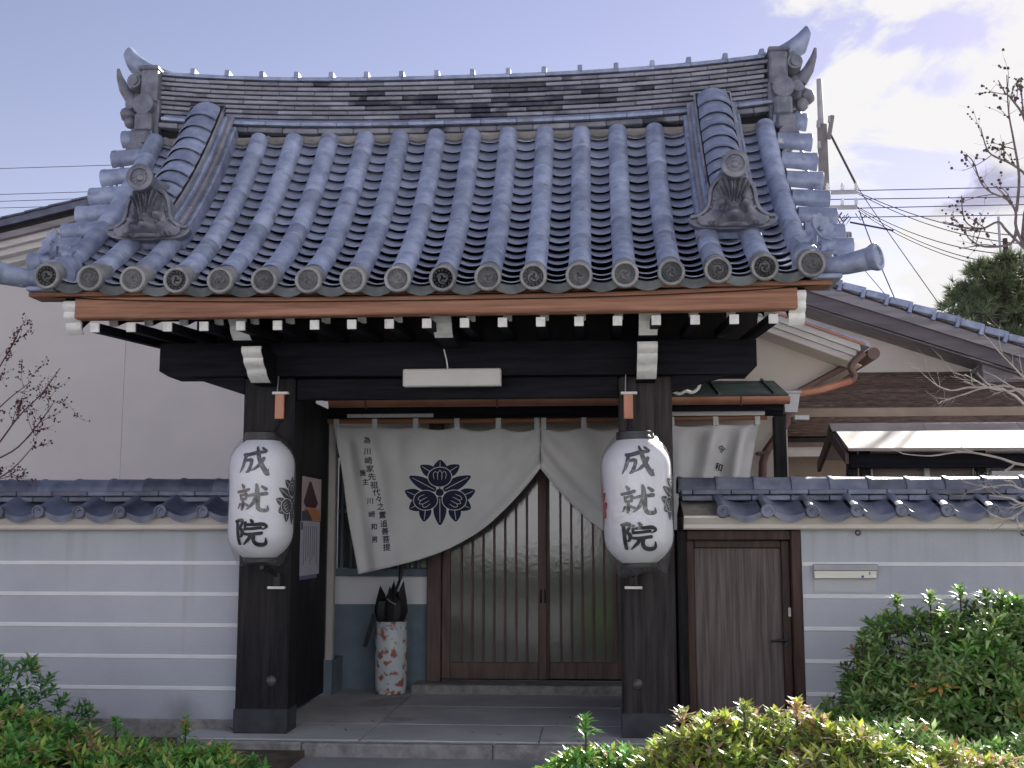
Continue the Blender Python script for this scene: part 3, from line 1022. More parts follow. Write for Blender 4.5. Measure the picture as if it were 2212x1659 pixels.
    b.box(min(mir(2.40, sgn), mir(2.58, sgn)), max(mir(2.40, sgn), mir(2.58, sgn)), 7.02, 7.40, 2.955, 2.985, 0.006)
    part('corner_tile', b, TILE, roof, ang=40)
    # clay peony on a saddle tile
    pc = Vector((mir(2.46, sgn), 7.17, 3.285))
    b = MB()
    Ms = on_roof(mir(2.39, sgn), 0.12, 0.0)
    b.tube([Ms @ Vector((0, 0, 0)), Ms @ Vector((0, 0.14, 0.006))], [0.094, 0.088], 14)
    b.tube([pc + Vector((-0.03 * sgn, 0.02, -0.12)), pc + Vector((-0.01 * sgn, 0.01, 0))], [0.035, 0.02], 8)
    nrm = Vector((sgn * 0.55, -0.75, 0.30)).normalized()
    q = nrm.to_track_quat('Z', 'Y').to_matrix().to_4x4()
    Mq = Matrix.Translation(pc + nrm * 0.03) @ q
    vs_ = [Mq @ Vector((0, 0, 0.0))]
    nn_ = 40
    for kk in range(nn_):
        w = 2 * PI * kk / nn_
        rr = 0.092 * (1 + 0.06 * math.sin(w * 9))
        vs_.append(Mq @ Vector((rr * 0.55 * math.cos(w), rr * 0.55 * math.sin(w), 0.004)))
    for kk in range(nn_):
        w = 2 * PI * kk / nn_
        rr = 0.092 * (1 + 0.06 * math.sin(w * 9))
        vs_.append(Mq @ Vector((rr * math.cos(w), rr * math.sin(w), 0.034 + 0.006 * math.sin(w * 9))))
    for kk in range(nn_):
        w = 2 * PI * kk / nn_
        rr = 0.092 * (1 + 0.06 * math.sin(w * 9))
        vs_.append(Mq @ Vector((rr * 0.9 * math.cos(w), rr * 0.9 * math.sin(w), 0.010)))
    fs_ = [(0, 1 + k, 1 + (k + 1) % nn_) for k in range(nn_)]
    for ly in (0, 1):
        fs_ += [(1 + ly * nn_ + k, 1 + ly * nn_ + (k + 1) % nn_, 1 + (ly + 1) * nn_ + (k + 1) % nn_, 1 + (ly + 1) * nn_ + k) for k in range(nn_)]
    b.add(vs_, fs_)
    b.ball(Mq @ Vector((0, 0, 0.012)), 0.018, 8, 6)
    for (ox, oz, sc) in ((-0.085, -0.055, 0.05), (-0.06, -0.10, 0.045), (0.06, -0.085, 0.05), (-0.02, -0.11, 0.04)):
        c0 = pc + Vector((sgn * ox, -0.02, oz))
        vs_ = [c0] + [c0 + Vector((sc * (1 + 0.25 * math.sin(w * 5)) * math.cos(w), -0.02 * math.cos(w * 2), sc * 0.8 * (1 + 0.25 * math.sin(w * 5)) * math.sin(w))) for w in [2 * PI * k / 20 for k in range(20)]]
        vs_ += [v + Vector((0, 0.02, 0)) for v in vs_[1:]]
        b.add(vs_, [(0, 1 + k, 1 + (k + 1) % 20) for k in range(20)] + [(1 + k, 1 + (k + 1) % 20, 21 + (k + 1) % 20, 21 + k) for k in range(20)])
    part('peony_ornament', b, TILE, roof, ang=50)

# ---- timber under the roof
fasc = part('eave_fascia', MB().box(-3.36, 1.25, 7.105, 7.20, 2.783, 2.925, 0.008), REDW, gate, ang=20)
part('eave_batten', MB().box(-3.66, 1.46, 7.075, 7.26, 2.927, 2.957, 0.006), REDW, gate, ang=20)
raf = MB().box(-0.029, 0.029, 0.0, 1.55, -0.030, 0.030, 0.003).mesh('rafter', DARKB, ang=20)
end_me = MB().box(-0.0295, 0.0295, -0.006, 0.012, -0.0305, 0.0305, 0.002).mesh('painted_end', WHITEP, ang=20)
raf2 = MB().box(-0.029, 0.029, 0.0, 1.10, -0.030, 0.030, 0.003).mesh('upper_rafter', DARKB, ang=20)
for k in range(19):
    xr = -3.262 + (1.113 + 3.262) * k / 18
    Mr = Matrix.Translation((xr, 7.203, 2.741)) @ Matrix.Rotation(R(4), 4, 'X')
    o = link('rafter', raf, gate, Mr)
    link('painted_end', end_me, o, Mr)
    Mr = Matrix.Translation((xr + 0.012, 7.46, 2.826)) @ Matrix.Rotation(R(20), 4, 'X')
    o = link('upper_rafter', raf2, gate, Mr)
    link('painted_end', end_me, o, Mr)
soff = MB().box(-3.40, 1.27, 7.26, 8.9, 2.96, 2.975, 0.0)
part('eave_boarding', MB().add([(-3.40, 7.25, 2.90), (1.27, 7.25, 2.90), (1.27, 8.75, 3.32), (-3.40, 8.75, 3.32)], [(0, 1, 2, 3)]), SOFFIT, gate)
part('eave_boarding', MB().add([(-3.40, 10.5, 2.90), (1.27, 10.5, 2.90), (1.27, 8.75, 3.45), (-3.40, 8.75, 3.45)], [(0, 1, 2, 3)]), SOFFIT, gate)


def nose(y0, z1, dep, h, n=3):
    """scalloped end profile, top (y0) running back and down"""
    pts = []
    for k in range(n):
        for j in range(5):
            t = (k + j / 5) / n
            bul = math.sin(PI * j / 5) * 0.022
            pts.append((y0 + dep * (t ** 1.6) - bul, z1 - h * t))
    pts.append((y0 + dep, z1 - h))
    return pts


def arm(xc, w, y0, yb, z1, h, dep, n=3, name='bracket_arm'):
    pts = nose(y0, z1, dep, h, n)
    b = MB().prism(pts + [(yb, z1 - h), (yb, z1)], xc - w / 2, xc + w / 2, 'x')
    o = part(name, b, DARKB, gate, ang=40)
    e = MB()
    vs_ = [(xc - w / 2 - 0.002, y - 0.004, z) for y, z in pts] + [(xc + w / 2 + 0.002, y - 0.004, z) for y, z in pts]
    vs_ += [(xc - w / 2 - 0.002, y + 0.016, z) for y, z in pts] + [(xc + w / 2 + 0.002, y + 0.016, z) for y, z in pts]
    m = len(pts)
    fs_ = []
    for i in range(m - 1):
        fs_ += [(i, i + 1, m + i + 1, m + i), (i, i + 1, 2 * m + i + 1, 2 * m + i), (m + i, m + i + 1, 3 * m + i + 1, 3 * m + i)]
    part('painted_end', e.add(vs_, fs_), WHITEP, o, ang=40)


for xc in (-2.375, -1.005, 0.345):
    arm(xc, 0.118, 7.40, 8.9, 2.865, 0.165, 0.12, 2)
for xc in (-2.335, 0.345):
    arm(xc, 0.130, 7.60, 8.20, 2.672, 0.22, 0.24, 3)
part('eave_purlin', MB().box(-3.30, 1.18, 7.60, 7.74, 2.875, 3.0, 0.01), DARKB, gate, ang=20)
part('head_beam', MB().prism([(-3.13, 2.565), (-3.06, 2.525), (1.06, 2.505), (1.115, 2.56), (1.115, 2.745), (-3.13, 2.765)], 8.00, 8.27, 'y'), DARKB, gate, ang=20)
part('beam_bracket', MB().prism([(-2.90, 2.524), (-2.52, 2.40), (-2.521, 2.523)], 8.06, 8.22, 'y'), DARKB, gate, ang=20)
part('beam_bracket', MB().prism([(0.905, 2.507), (0.531, 2.40), (0.531, 2.506)], 8.06, 8.22, 'y'), DARKB, gate, ang=20)
part('lintel_board', MB().box(-2.149, 0.159, 8.10, 8.16, 2.36, 2.512, 0.006), DARKB, gate, ang=20)
part('ridge_beam', MB().box(-3.3, 1.2, 8.84, 9.02, 3.35, 3.6, 0.01), DARKB, gate, ang=20)
part('strut', MB().box(-1.15, -0.87, 8.06, 8.20, 2.75, 3.1, 0.01), DARKB, gate, ang=20)
# closing boards above the head beam
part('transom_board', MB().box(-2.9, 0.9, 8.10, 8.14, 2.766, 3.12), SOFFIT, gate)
# white carved nose at the side of the pillar
b = MB()
crv = smooth_pts([(0.545, 2.425), (0.60, 2.405), (0.645, 2.425), (0.69, 2.415), (0.735, 2.445), (0.745, 2.50), (0.715, 2.525)], 4)
b.tube([(x_, 8.30, z_) for x_, z_ in crv], 0.012, 6)
part('carved_nose_edge', b, WHITEP, gate)

for xl, xr in ((-2.52, -2.15), (0.16, 0.53)):
    p = boxp('pillar', DARKW if xl < 0 and False else (DARKW if xl < -1 else WEATH), gate, xl, xr, 8.05, 8.29, 0.04, 2.52 if xl < 0 else 2.505, 0.016)
    boxp('metal_shoe', mat('shoe_metal', (0.022, 0.024, 0.03), (0.05, 0.055, 0.065), 6, 0.55, 0.2, 40, spec=0.5), p, xl - 0.006, xr + 0.006, 8.044, 8.296, 0.041, 0.205, 0.006)
    xm = xr - 0.115 if xl < -1 else xl + 0.105
    b = MB().lathe([(0.0, 0.026), (0.018, 0.022), (0.032, 0.010), (0.036, 0.0)], 16, Matrix.Translation((xm, 8.047, 0.395)) @ Matrix.Rotation(PI / 2, 4, 'X'))
    part('nail_cover', b, mat('nail_cover_metal', (0.10, 0.085, 0.085), (0.17, 0.15, 0.15), 6, 0.5, metal=0.3), p)
for xl in (-2.56, 0.36):
    boxp('rear_pillar', DARKW, gate, xl, xl + 0.16, 9.55, 9.71, 0.04, 2.75, 0.012)
    boxp('tie_beam', DARKW, gate, xl + 0.02, xl + 0.14, 8.291, 9.549, 2.20, 2.36, 0.01)
boxp('rear_beam', DARKB, gate, -3.1, 1.1, 9.54, 9.72, 2.751, 2.92, 0.012)
# gate leaves folded back inside
for xl in (-2.395, 0.345):
    leaf = part('gate_leaf', MB().box(xl, xl + 0.03, 8.31, 9.96, 0.06, 2.50), DARKW, gate)
    for k in range(6):
        y0 = 8.312 + k * 0.2745
        boxp('leaf_board', DARKW, leaf, xl + 0.031, xl + 0.05, y0, y0 + 0.2715, 0.062, 2.495, 0.003)
    for z0 in (0.16, 1.0, 1.95):
        boxp('leaf_rail', DARKW, leaf, xl - 0.03, xl - 0.001, 8.32, 9.54, z0, z0 + 0.12, 0.005)
boxp('side_panel', DARKW, gate, -2.50, -2.44, 8.30, 9.545, 0.04, 2.50, 0.0)

# barge boards with white scalloped feet
for sgn in (-1, 1):
    xb = mir(2.325, sgn)
    ys = [7.22 + 0.15 * k for k in range(11)]
    low = [(y, prof(y) - 0.36) for y in ys]
    upp = [(y, prof(y) - 0.13) for y in ys]
    foot = nose(7.13, 2.905, 0.10, 0.205, 3)
    b = MB().prism(foot + low + upp[::-1] + [(7.13, 2.91)], xb - 0.045, xb + 0.045, 'x')
    o = part('barge_board', b, DARKB, gate, ang=30)
    m = len(foot)
    e = MB()
    vs_ = [(xb + s_ * 0.050, y + d_, z) for d_ in (-0.004, 0.02) for s_ in (-1, 1) for y, z in foot]
    fs_ = []
    for i in range(m - 1):
        fs_ += [(i, i + 1, m + i + 1, m + i), (i, i + 1, 2 * m + i + 1, 2 * m + i), (m + i, m + i + 1, 3 * m + i + 1, 3 * m + i)]
    part('painted_end', e.add(vs_, fs_), WHITEP, o, ang=40)

# ------------------------------------------------------------------ boundary walls with tiled copings
def scurve(u):
    """cross profile of an eave pan tile: roll on the left, trough to the right"""
    if u < 0.30:
        return 0.036 * math.cos((u - 0.10) / 0.20 * PI / 2) if u < 0.30 else 0
    return -0.030 * math.sin((u - 0.30) / 0.70 * PI)


def wave_tile(w):
    b = MB()
    n = 12
    vs_, fs_ = [], []
    for (y, z) in ((0.0, 0.0), (0.36, 0.135)):
        for k in range(n + 1):
            u = k / n
            vs_.append((u * w, y, z + scurve(u)))
    for k in range(n + 1):
        u = k / n
        h = 0.034 if u > 0.22 else 0.02
        vs_.append((u * w, 0.002, scurve(u) - h - (0.012 * math.sin((u - .25) / .75 * PI) if u > .25 else 0)))
    m = n + 1
    for k in range(n):
        fs_.append((k, k + 1, m + k + 1, m + k))
        fs_.append((2 * m + k, 2 * m + k + 1, k + 1, k))
    b.add(vs_, fs_)
    Md = Matrix.Translation((0.032, -0.002, 0.002)) @ Matrix.Rotation(PI / 2, 4, 'X')
    b.lathe([(0.047, -0.03), (0.047, 0.012), (0.043, 0.016), (0.034, 0.016), (0.032, 0.007), (0.0, 0.007)], 16, Md)
    b.tube([Md @ Vector(p) for p in ((0.014, 0.008, 0.01), (0.0, 0.016, 0.01), (-0.012, 0.004, 0.01), (-0.004, -0.010, 0.01))], [0.006, 0.006, 0.005, 0.003], 5)
    return b


wt_me = wave_tile(0.292).mesh('coping_eave_tile', WALLTILE, ang=40)


def wall(name, x0, x1, solid, label, holes=None, phase=0.0):
    t = thing(name, ((x0 + x1) / 2, 8.4, 0), label, 'wall')
    for (a, b_) in solid:
        boxp('wall_body', PLASTER, t, a, b_, 8.25, 8.60, 0.10, 1.46)
        boxp('foundation', STONE, t, a, b_, 8.235, 8.61, -0.06, 0.0995, 0.006)
        for z in (1.197, 0.975, 0.755, 0.534, 0.314):
            boxp('white_line', STRIPE, t, a + 0.001, b_ - 0.001, 8.243, 8.26, z - 0.014, z + 0.014, 0.003)
    # plaster cove under the tiles
    pts = [(8.30, 1.435), (8.15, 1.435), (8.135, 1.445), (8.13, 1.47), (8.10, 1.50), (8.085, 1.515), (8.085, 1.53), (8.80, 1.53), (8.80, 1.435)]
    part('plaster_cornice', MB().prism(pts, x0, x1, 'x'), CORNICE, t, ang=20)
    cop = part('coping_core', MB().prism([(8.12, 1.532), (8.40, 1.64), (8.40, 1.72), (8.55, 1.72), (8.55, 1.64), (8.83, 1.532)], x0, x1, 'x'), CLAYBED, t)
    x = x0 - phase
    while x < x1 - 0.05:
        if x > x0 - 0.05:
            o = link('coping_eave_tile', wt_me, cop, Matrix.Translation((x, 8.03 + rng.uniform(-0.006, 0.006), 1.560 + rng.uniform(-0.003, 0.003))) @ Matrix.Rotation(R(-3), 4, 'X'))
        x += 0.30
    for k, (hz, hw) in enumerate(((1.640, 0.160), (1.683, 0.135))):
        x = x0 - 0.14 * k - 0.05
        while x < x1:
            a, b_ = max(x, x0), min(x + 0.272, x1)
            if b_ - a > 0.04:
                boxp('coping_noshi_tile', WALLTILE, cop, a + 0.002, b_ - 0.002, 8.475 - hw - 0.01, 8.475 + hw, hz + rng.uniform(-0.002, 0.002), hz + 0.036, 0.005)
            x += 0.272
    rc = cover_mesh(0.285, 0.098, 0.094, 8, 0.012).mesh('coping_ridge_tile', WALLTILE, ang=40)
    x = x0 - 0.02
    while x < x1 - 0.06:
        M = frame(Vector((x, 8.465, 1.716 + rng.uniform(-0.003, 0.003))), Vector((0, -1, 0)), Vector((1, 0, 0)), Vector((0, 0, 1)))
        link('coping_ridge_tile', rc, cop, M)
        x += 0.268
    return t


wl_ = wall('plastered_wall', -6.3, -2.525, [(-6.3, -2.525)], 'pale plastered wall with a clean run of white lines, beside the dark open pillar base', phase=0.12)
wr_ = wall('plastered_wall', 0.60, 5.6, [(1.42, 5.6)], 'pale plastered wall holding the brown wicket door and metal mail slot', phase=0.07)
for px in (2068, 2466):
    c = at(px / 1.1157, 1151, 8.235)
    ring = MB().tube([c + Vector((0.016 * math.cos(w), 0, 0.016 * math.sin(w))) for w in [2 * PI * k / 12 for k in range(13)]], 0.004, 5, cap=False)
    part('iron_ring', ring, DARKI, wr_)
# wicket door in the wall
wd = part('wicket_door', MB().box(0.685, 1.285, 8.325, 8.36, 0.03, 1.305), mat('wicket_panel', (0.095, 0.076, 0.075), (0.215, 0.175, 0.17), 4, 0.75, 0.35, 30, stretch=(9, 9, 0.35), spec=0.3), wr_)
tag(wd, 'weathered grey brown plank door')
boxp('door_stile', BROWND, wd, 1.287, 1.345, 8.30, 8.35, 0.02, 1.36, 0.006)
boxp('door_stile', BROWND, wd, 0.625, 0.683, 8.30, 8.35, 0.02, 1.36, 0.006)
boxp('door_rail', BROWND, wd, 0.684, 1.286, 8.302, 8.35, 1.306, 1.36, 0.006)
boxp('door_post', BROWND, wr_, 1.347, 1.418, 8.24, 8.60, -0.05, 1.434, 0.008)
boxp('door_post', DARKW, wr_, 0.555, 0.623, 8.24, 8.60, -0.05, 1.434, 0.008)
boxp('door_head', BROWND, wr_, 0.624, 1.346, 8.245, 8.58, 1.362, 1.433, 0.008)
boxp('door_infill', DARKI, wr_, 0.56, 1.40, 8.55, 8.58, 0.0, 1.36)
b = MB().tube([(1.300, 8.295, 0.675), (1.300, 8.255, 0.675), (1.19, 8.250, 0.668)], [0.012, 0.011, 0.008], 8)
b.box(1.287, 1.318, 8.288, 8.300, 0.62, 0.73, 0.003)
part('door_handle', b, BLACKL, wd)
boxp('paper_label', WHITEP, wd, 1.325, 1.342, 8.294, 8.2995, 0.835, 0.895)
# mail slot
ms = part('mail_slot', MB().box(1.494, 1.922, 8.215, 8.249, 1.098, 1.195, 0.004), STEEL, wr_, ang=20)
boxp('slot_flap', mat('slot_flap_metal', (0.30, 0.31, 0.33), (0.40, 0.41, 0.43), 3, 0.4, metal=0.5), ms, 1.488, 1.928, 8.198, 8.214, 1.152, 1.199, 0.004)
boxp('slot_label', WHITEP, ms, 1.815, 1.916, 8.2115, 8.2145, 1.104, 1.122)
boxp('slot_mark', mat('blue_mark', (0.03, 0.06, 0.42)), ms, 1.816, 1.832, 8.209, 8.211, 1.105, 1.121)
b = MB().tube([(1.873, 8.212, 1.142), (1.873, 8.205, 1.136), (1.873, 8.212, 1.128)], 0.004, 6)
part('slot_latch', b, GREYM, ms)
boxp('mounting_panel', mat('slot_panel_paint', (0.56, 0.57, 0.59), (0.60, 0.61, 0.63), 2, 0.8), ms, 1.497, 1.918, 8.243, 8.2495, 1.005, 1.096)

# ------------------------------------------------------------------ paper lanterns
def ribbon(pts, fn, layer, mb, k=7):
    """brush stroke: points (x, y, width) mapped to a surface by fn(x, y, layer)"""
    sp = smooth_pts(pts, k)
    L_, R_ = [], []
    for i, (x, y, w) in enumerate(sp):
        a, c = sp[max(i - 1, 0)], sp[min(i + 1, len(sp) - 1)]
        d = Vector((c[0] - a[0], c[1] - a[1]))
        if d.length < 1e-6:
            d = Vector((1, 0))
        d.normalize()
        nx_, ny_ = -d.y * w / 2, d.x * w / 2
        e = 0.35 * w if i == 0 else (-0.35 * w if i == len(sp) - 1 else 0)
        L_.append((x + nx_, y + ny_)); R_.append((x - nx_, y - ny_))
    x, y, w = sp[0]
    d = Vector((sp[1][0] - x, sp[1][1] - y)).normalized()
    L_.insert(0, (x - d.x * w * .32 - d.y * w * .28, y - d.y * w * .32 + d.x * w * .28))
    R_.insert(0, (x - d.x * w * .32 + d.y * w * .28, y - d.y * w * .32 - d.x * w * .28))
    x, y, w = sp[-1]
    d = Vector((x - sp[-2][0], y - sp[-2][1])).normalized()
    L_.append((x + d.x * w * .32 - d.y * w * .28, y + d.y * w * .32 + d.x * w * .28))
    R_.append((x + d.x * w * .32 + d.y * w * .28, y + d.y * w * .32 - d.x * w * .28))
    n = len(L_)
    vs_ = [fn(p[0], p[1], layer) for p in L_] + [fn((p[0] + q[0]) / 2, (p[1] + q[1]) / 2, layer) for p, q in zip(L_, R_)] + [fn(p[0], p[1], layer) for p in R_]
    fs_ = []
    for i in range(n - 1):
        fs_ += [(i, i + 1, n + i + 1, n + i), (n + i, n + i + 1, 2 * n + i + 1, 2 * n + i)]
    mb.add(vs_, fs_)


KANJI = [
    # sei
    [[(195, 318, 34), (250, 320, 40), (330, 302, 42), (400, 290, 38), (465, 287, 26)], [(225, 322, 40), (216, 380, 38), (196, 450, 34), (155, 525, 12)],
     [(225, 388, 24), (275, 380, 36), (302, 388, 38), (292, 440, 36), (268, 500, 38), (236, 522, 16)],
     [(355, 226, 26), (374, 300, 44), (394, 380, 46), (430, 460, 48), (474, 530, 52), (498, 548, 20)], [(482, 520, 22), (492, 480, 8)],
     [(442, 356, 36), (412, 410, 36), (360, 465, 32), (300, 502, 14)], [(425, 236, 26), (470, 276, 38)]],
    # ju
    [[(192, 662, 24), (216, 696, 36)], [(136, 748, 26), (200, 737, 34), (282, 716, 30)], [(170, 778, 24), (182, 832, 26)], [(176, 788, 24), (250, 768, 28)],
     [(250, 770, 32), (240, 826, 28)], [(182, 832, 24), (240, 822, 24)], [(206, 836, 28), (206, 900, 34), (196, 950, 24)], [(172, 882, 24), (146, 936, 12)], [(230, 876, 20), (266, 902, 32)],
     [(265, 792, 22), (340, 776, 34), (482, 764, 38)], [(366, 656, 28), (376, 720, 44), (366, 800, 44), (326, 880, 38), (256, 946, 12)],
     [(392, 792, 36), (386, 870, 40), (392, 930, 42), (430, 955, 42), (488, 950, 36), (492, 902, 10)], [(426, 682, 26), (474, 716, 38)]],
    # in
    [[(145, 1078, 32), (155, 1200, 36), (160, 1336, 36)], [(124, 1082, 26), (190, 1066, 36), (214, 1092, 32), (182, 1150, 26)], [(182, 1152, 28), (214, 1196, 36), (202, 1244, 28), (178, 1252, 14)],
     [(312, 1062, 26), (332, 1088, 38)], [(252, 1090, 32), (246, 1146, 26)], [(262, 1118, 30), (360, 1116, 34), (448, 1112, 38), (486, 1142, 26), (440, 1172, 12)],
     [(240, 1166, 28), (330, 1162, 30), (428, 1152, 32)], [(216, 1218, 26), (300, 1226, 32), (440, 1212, 34)],
     [(312, 1228, 34), (290, 1276, 36), (216, 1342, 14)], [(352, 1222, 36), (346, 1290, 38), (372, 1330, 42), (430, 1346, 42), (484, 1330, 38), (480, 1266, 10)]],
]


def petal(L, w, k=10):
    """pointed leaf outline along +v"""
    a = [(w * math.sin(PI * min(1, (t * 0.92 + 0.04))) ** 0.8 * (1 - 0.25 * t), L * t) for t in [i / k for i in range(k + 1)]]
    return a


def crest(fn, ink, white, parent, r=1.0):
    """three mandarins with leaves round a hub; fn(u, v, layer) maps the unit crest onto the surface"""
    b = MB()

    def leaf(cx_, cy_, ang, L, w, layer, vein=True):
        ca, sa = math.cos(ang), math.sin(ang)
        T = lambda u, v: (cx_ + u * ca + v * sa, cy_ - u * sa + v * ca)
        ou = petal(L, w)
        n = len(ou)
        vs_ = [fn(*T(-u, v), layer) for u, v in ou] + [fn(*T(0, v), layer) for u, v in ou] + [fn(*T(u, v), layer) for u, v in ou]
        fs_ = []
        for i in range(n - 1):
            fs_ += [(i, i + 1, n + i + 1, n + i), (n + i, n + i + 1, 2 * n + i + 1, 2 * n + i)]
        b.m = 0
        b.add(vs_, fs_)
        if vein:
            b.m = 1
            ribbon([(*T(0, L * 0.06), 0.014), (*T(0, L * 0.5), 0.020), (*T(0, L * 0.90), 0.012)], fn, layer + 1, b, 3)

    def disc(cx_, cy_, rx, ry, layer, mi, n=22):
        b.m = mi
        vs_ = [fn(cx_, cy_, layer)]
        for rr in (0.5, 1.0):
            vs_ += [fn(cx_ + rx * rr * math.cos(2 * PI * k / n), cy_ + ry * rr * math.sin(2 * PI * k / n), layer) for k in range(n)]
        fs_ = [(0, 1 + k, 1 + (k + 1) % n) for k in range(n)] + [(1 + k, 1 + (k + 1) % n, 1 + n + (k + 1) % n, 1 + n + k) for k in range(n)]
        b.add(vs_, fs_)

    for k in range(3):
        a = 2 * PI * k / 3
        rot = lambda u, v: (u * math.cos(a) + v * math.sin(a), -u * math.sin(a) + v * math.cos(a))
        for da, L, w in ((0, 0.50, 0.235), (0.95, 0.56, 0.205), (-0.95, 0.56, 0.205)):
            c = rot(0.12 * math.sin(da), 0.50 + 0.02)
            leaf(c[0], c[1], a + da, L, w, 1)
        leaf(*rot(math.sin(PI / 3) * 0.13, math.cos(PI / 3) * 0.13), a + PI / 3, 0.88, 0.215, 1)
        c = rot(0, 0.48)
        disc(c[0], c[1], 0.365, 0.325, 3, 1)
        disc(c[0], c[1], 0.342, 0.302, 4, 0)
        b.m = 1
        for s_ in (-1, 1):
            ribbon([(*rot(0, 0.70), 0.016), (*rot(s_ * 0.055, 0.62), 0.018), (*rot(s_ * 0.065, 0.52), 0.018), (*rot(s_ * 0.06, 0.40), 0.012)], fn, 5, b, 3)
            ribbon([(*rot(s_ * 0.065, 0.60), 0.012), (*rot(s_ * 0.13, 0.655), 0.018), (*rot(s_ * 0.19, 0.58), 0.018), (*rot(s_ * 0.17, 0.42), 0.012)], fn, 6, b, 3)
        b.m = 0
        ribbon([(*rot(0, 0.13), 0.04), (*rot(0, 0.19), 0.05)], fn, 2, b, 2)
    disc(0, 0, 0.115, 0.115, 3, 0)
    return part('crest', b, [ink, white], parent, smooth=False)


def lantern(c, rad, z0, z1, tilt, label, crests, bag):
    t = thing('paper_lantern', (c[0], c[1], z1 + 0.10), label, 'lantern', 'paper lanterns on the gate pillars')
    H = z1 - z0
    A = Matrix.Translation((c[0], c[1], z1)) @ Matrix.Rotation(tilt, 4, 'Y') @ Matrix.Translation((-c[0], -c[1], -z1))

    def rr(z):
        u = (z - z0) / H
        e = abs(2 * u - 1)
        return rad * (1 - 0.50 * max(0, (e - 0.52) / 0.48) ** 2.5) * (1 - 0.018 * (1 - e))

    b = MB()
    n = 44
    prof_ = []
    for i in range(n):
        z = z0 + H * i / n
        zc = z + H / n / 2
        prof_ += [(rr(z) - 0.0042, z), (rr(zc) + 0.0008, zc)]
    prof_.append((rr(z1), z1))
    b.lathe([(p[0], p[1]) for p in prof_], 40, A @ Matrix.Translation((c[0], c[1], 0)))
    body = part('paper_body', b, PAPER, t, ang=60)
    for za, zb_, r_ in ((z1 - 0.004, z1 + 0.055, 0.118), (z0 - 0.035, z0 + 0.004, 0.105)):
        b = MB().lathe([(r_, za), (r_ + 0.008, za + 0.006), (r_ + 0.008, zb_ - 0.006), (r_, zb_), (r_ - 0.02, zb_), (r_ - 0.02, za)], 28, A @ Matrix.Translation((c[0], c[1], 0)))
        part('lantern_ring', b, BLACKL, t, ang=40)

    def fn(x, y, layer):
        """stroke picture -> lantern surface facing the street"""
        xx = max(-0.98, min(0.98, (x - 318) / 385.0))
        w = math.asin(xx)
        z = z1 - (y - 128) / 1368.0 * H
        r_ = rr(z) + 0.0016 + 0.00025 * layer
        return A @ Vector((c[0] + r_ * math.sin(w), c[1] - r_ * math.cos(w), z))

    b = MB()
    ly = 0
    for ch in KANJI:
        for st in ch:
            ribbon([(x_, y_, w_ * 1.14) for x_, y_, w_ in st], fn, ly, b)
            ly += 1
    part('lettering', b, INK, t, smooth=False)
    for ang, ink, sc, zc in crests:
        def fc(u, v, layer, ang=ang, sc=sc, zc=zc):
            z = zc + v * sc
            r_ = rr(z) + 0.0016 + 0.0003 * layer
            w = R(ang) + u * sc / rad
            return A @ Vector((c[0] + r_ * math.sin(w), c[1] - r_ * math.cos(w), z))
        crest(fc, ink, PAPER, t)
    # clear rain cover
    if bag:
        pr_ = [(0.10, z1 + 0.05), (0.13, z1 + 0.03), (rad * 0.72, z1 - 0.01), (rad * 1.015, z1 - 0.16), (rad * 1.02, z0 + 0.20), (rad * 0.90, z0 + 0.06), (rad * 0.80, z0 - 0.02), (0.16, z0 - 0.05)]
    else:
        pr_ = [(0.115, z1 + 0.02), (rad * 0.72, z1 - 0.005), (rad * 1.013, z1 - 0.16), (rad * 1.013, z0 + 0.20), (rad * 0.86, z0 + 0.05), (rad * 0.70, z0 - 0.015), (0.15, z0 - 0.025)]
    pr_ = smooth_pts(pr_, 4)
    b = MB()
    n = 36
    vs_, fs_ = [], []
    for i, (r_, z) in enumerate(pr_):
        for k in range(n):
            w = 2 * PI * k / n
            low = max(0, (z0 + 0.05 - z)) * 4
            q = r_ * (1 + low * 0.10 * math.sin(w * 5 + 1) + 0.004 * math.sin(w * 9 + z * 20))
            zz_ = z - low * 0.05 * (1 + math.sin(w * 3 + 2.4))
            vs_.append(A @ Vector((c[0] + q * math.cos(w), c[1] + q * math.sin(w), zz_)))
    for i in range(len(pr_) - 1):
        for k in range(n):
            fs_.append((i * n + k, i * n + (k + 1) % n, (i + 1) * n + (k + 1) % n, (i + 1) * n + k))
    b.add(vs_, fs_)
    part('rain_cover', b, PLASTIC, t, ang=80)
    return t


LY = 7.80
pL, pR = at(565, 1080, LY), at(1373, 1080, LY)
lantern((pL.x, LY), 0.2215, 1.245, 2.045, 0.0, 'white paper lantern on the darker pillar beside the poster, black writing and crest', [(84, INK, 0.16, 1.63)], False)
lantern((pR.x - 0.0, LY), 0.2325, 1.215, 2.035, R(-1.6), 'white paper lantern in a sagging clear cover, red crest at its edge', [(80, INK, 0.155, 1.63), (-100, INKR, 0.155, 1.60)], True)


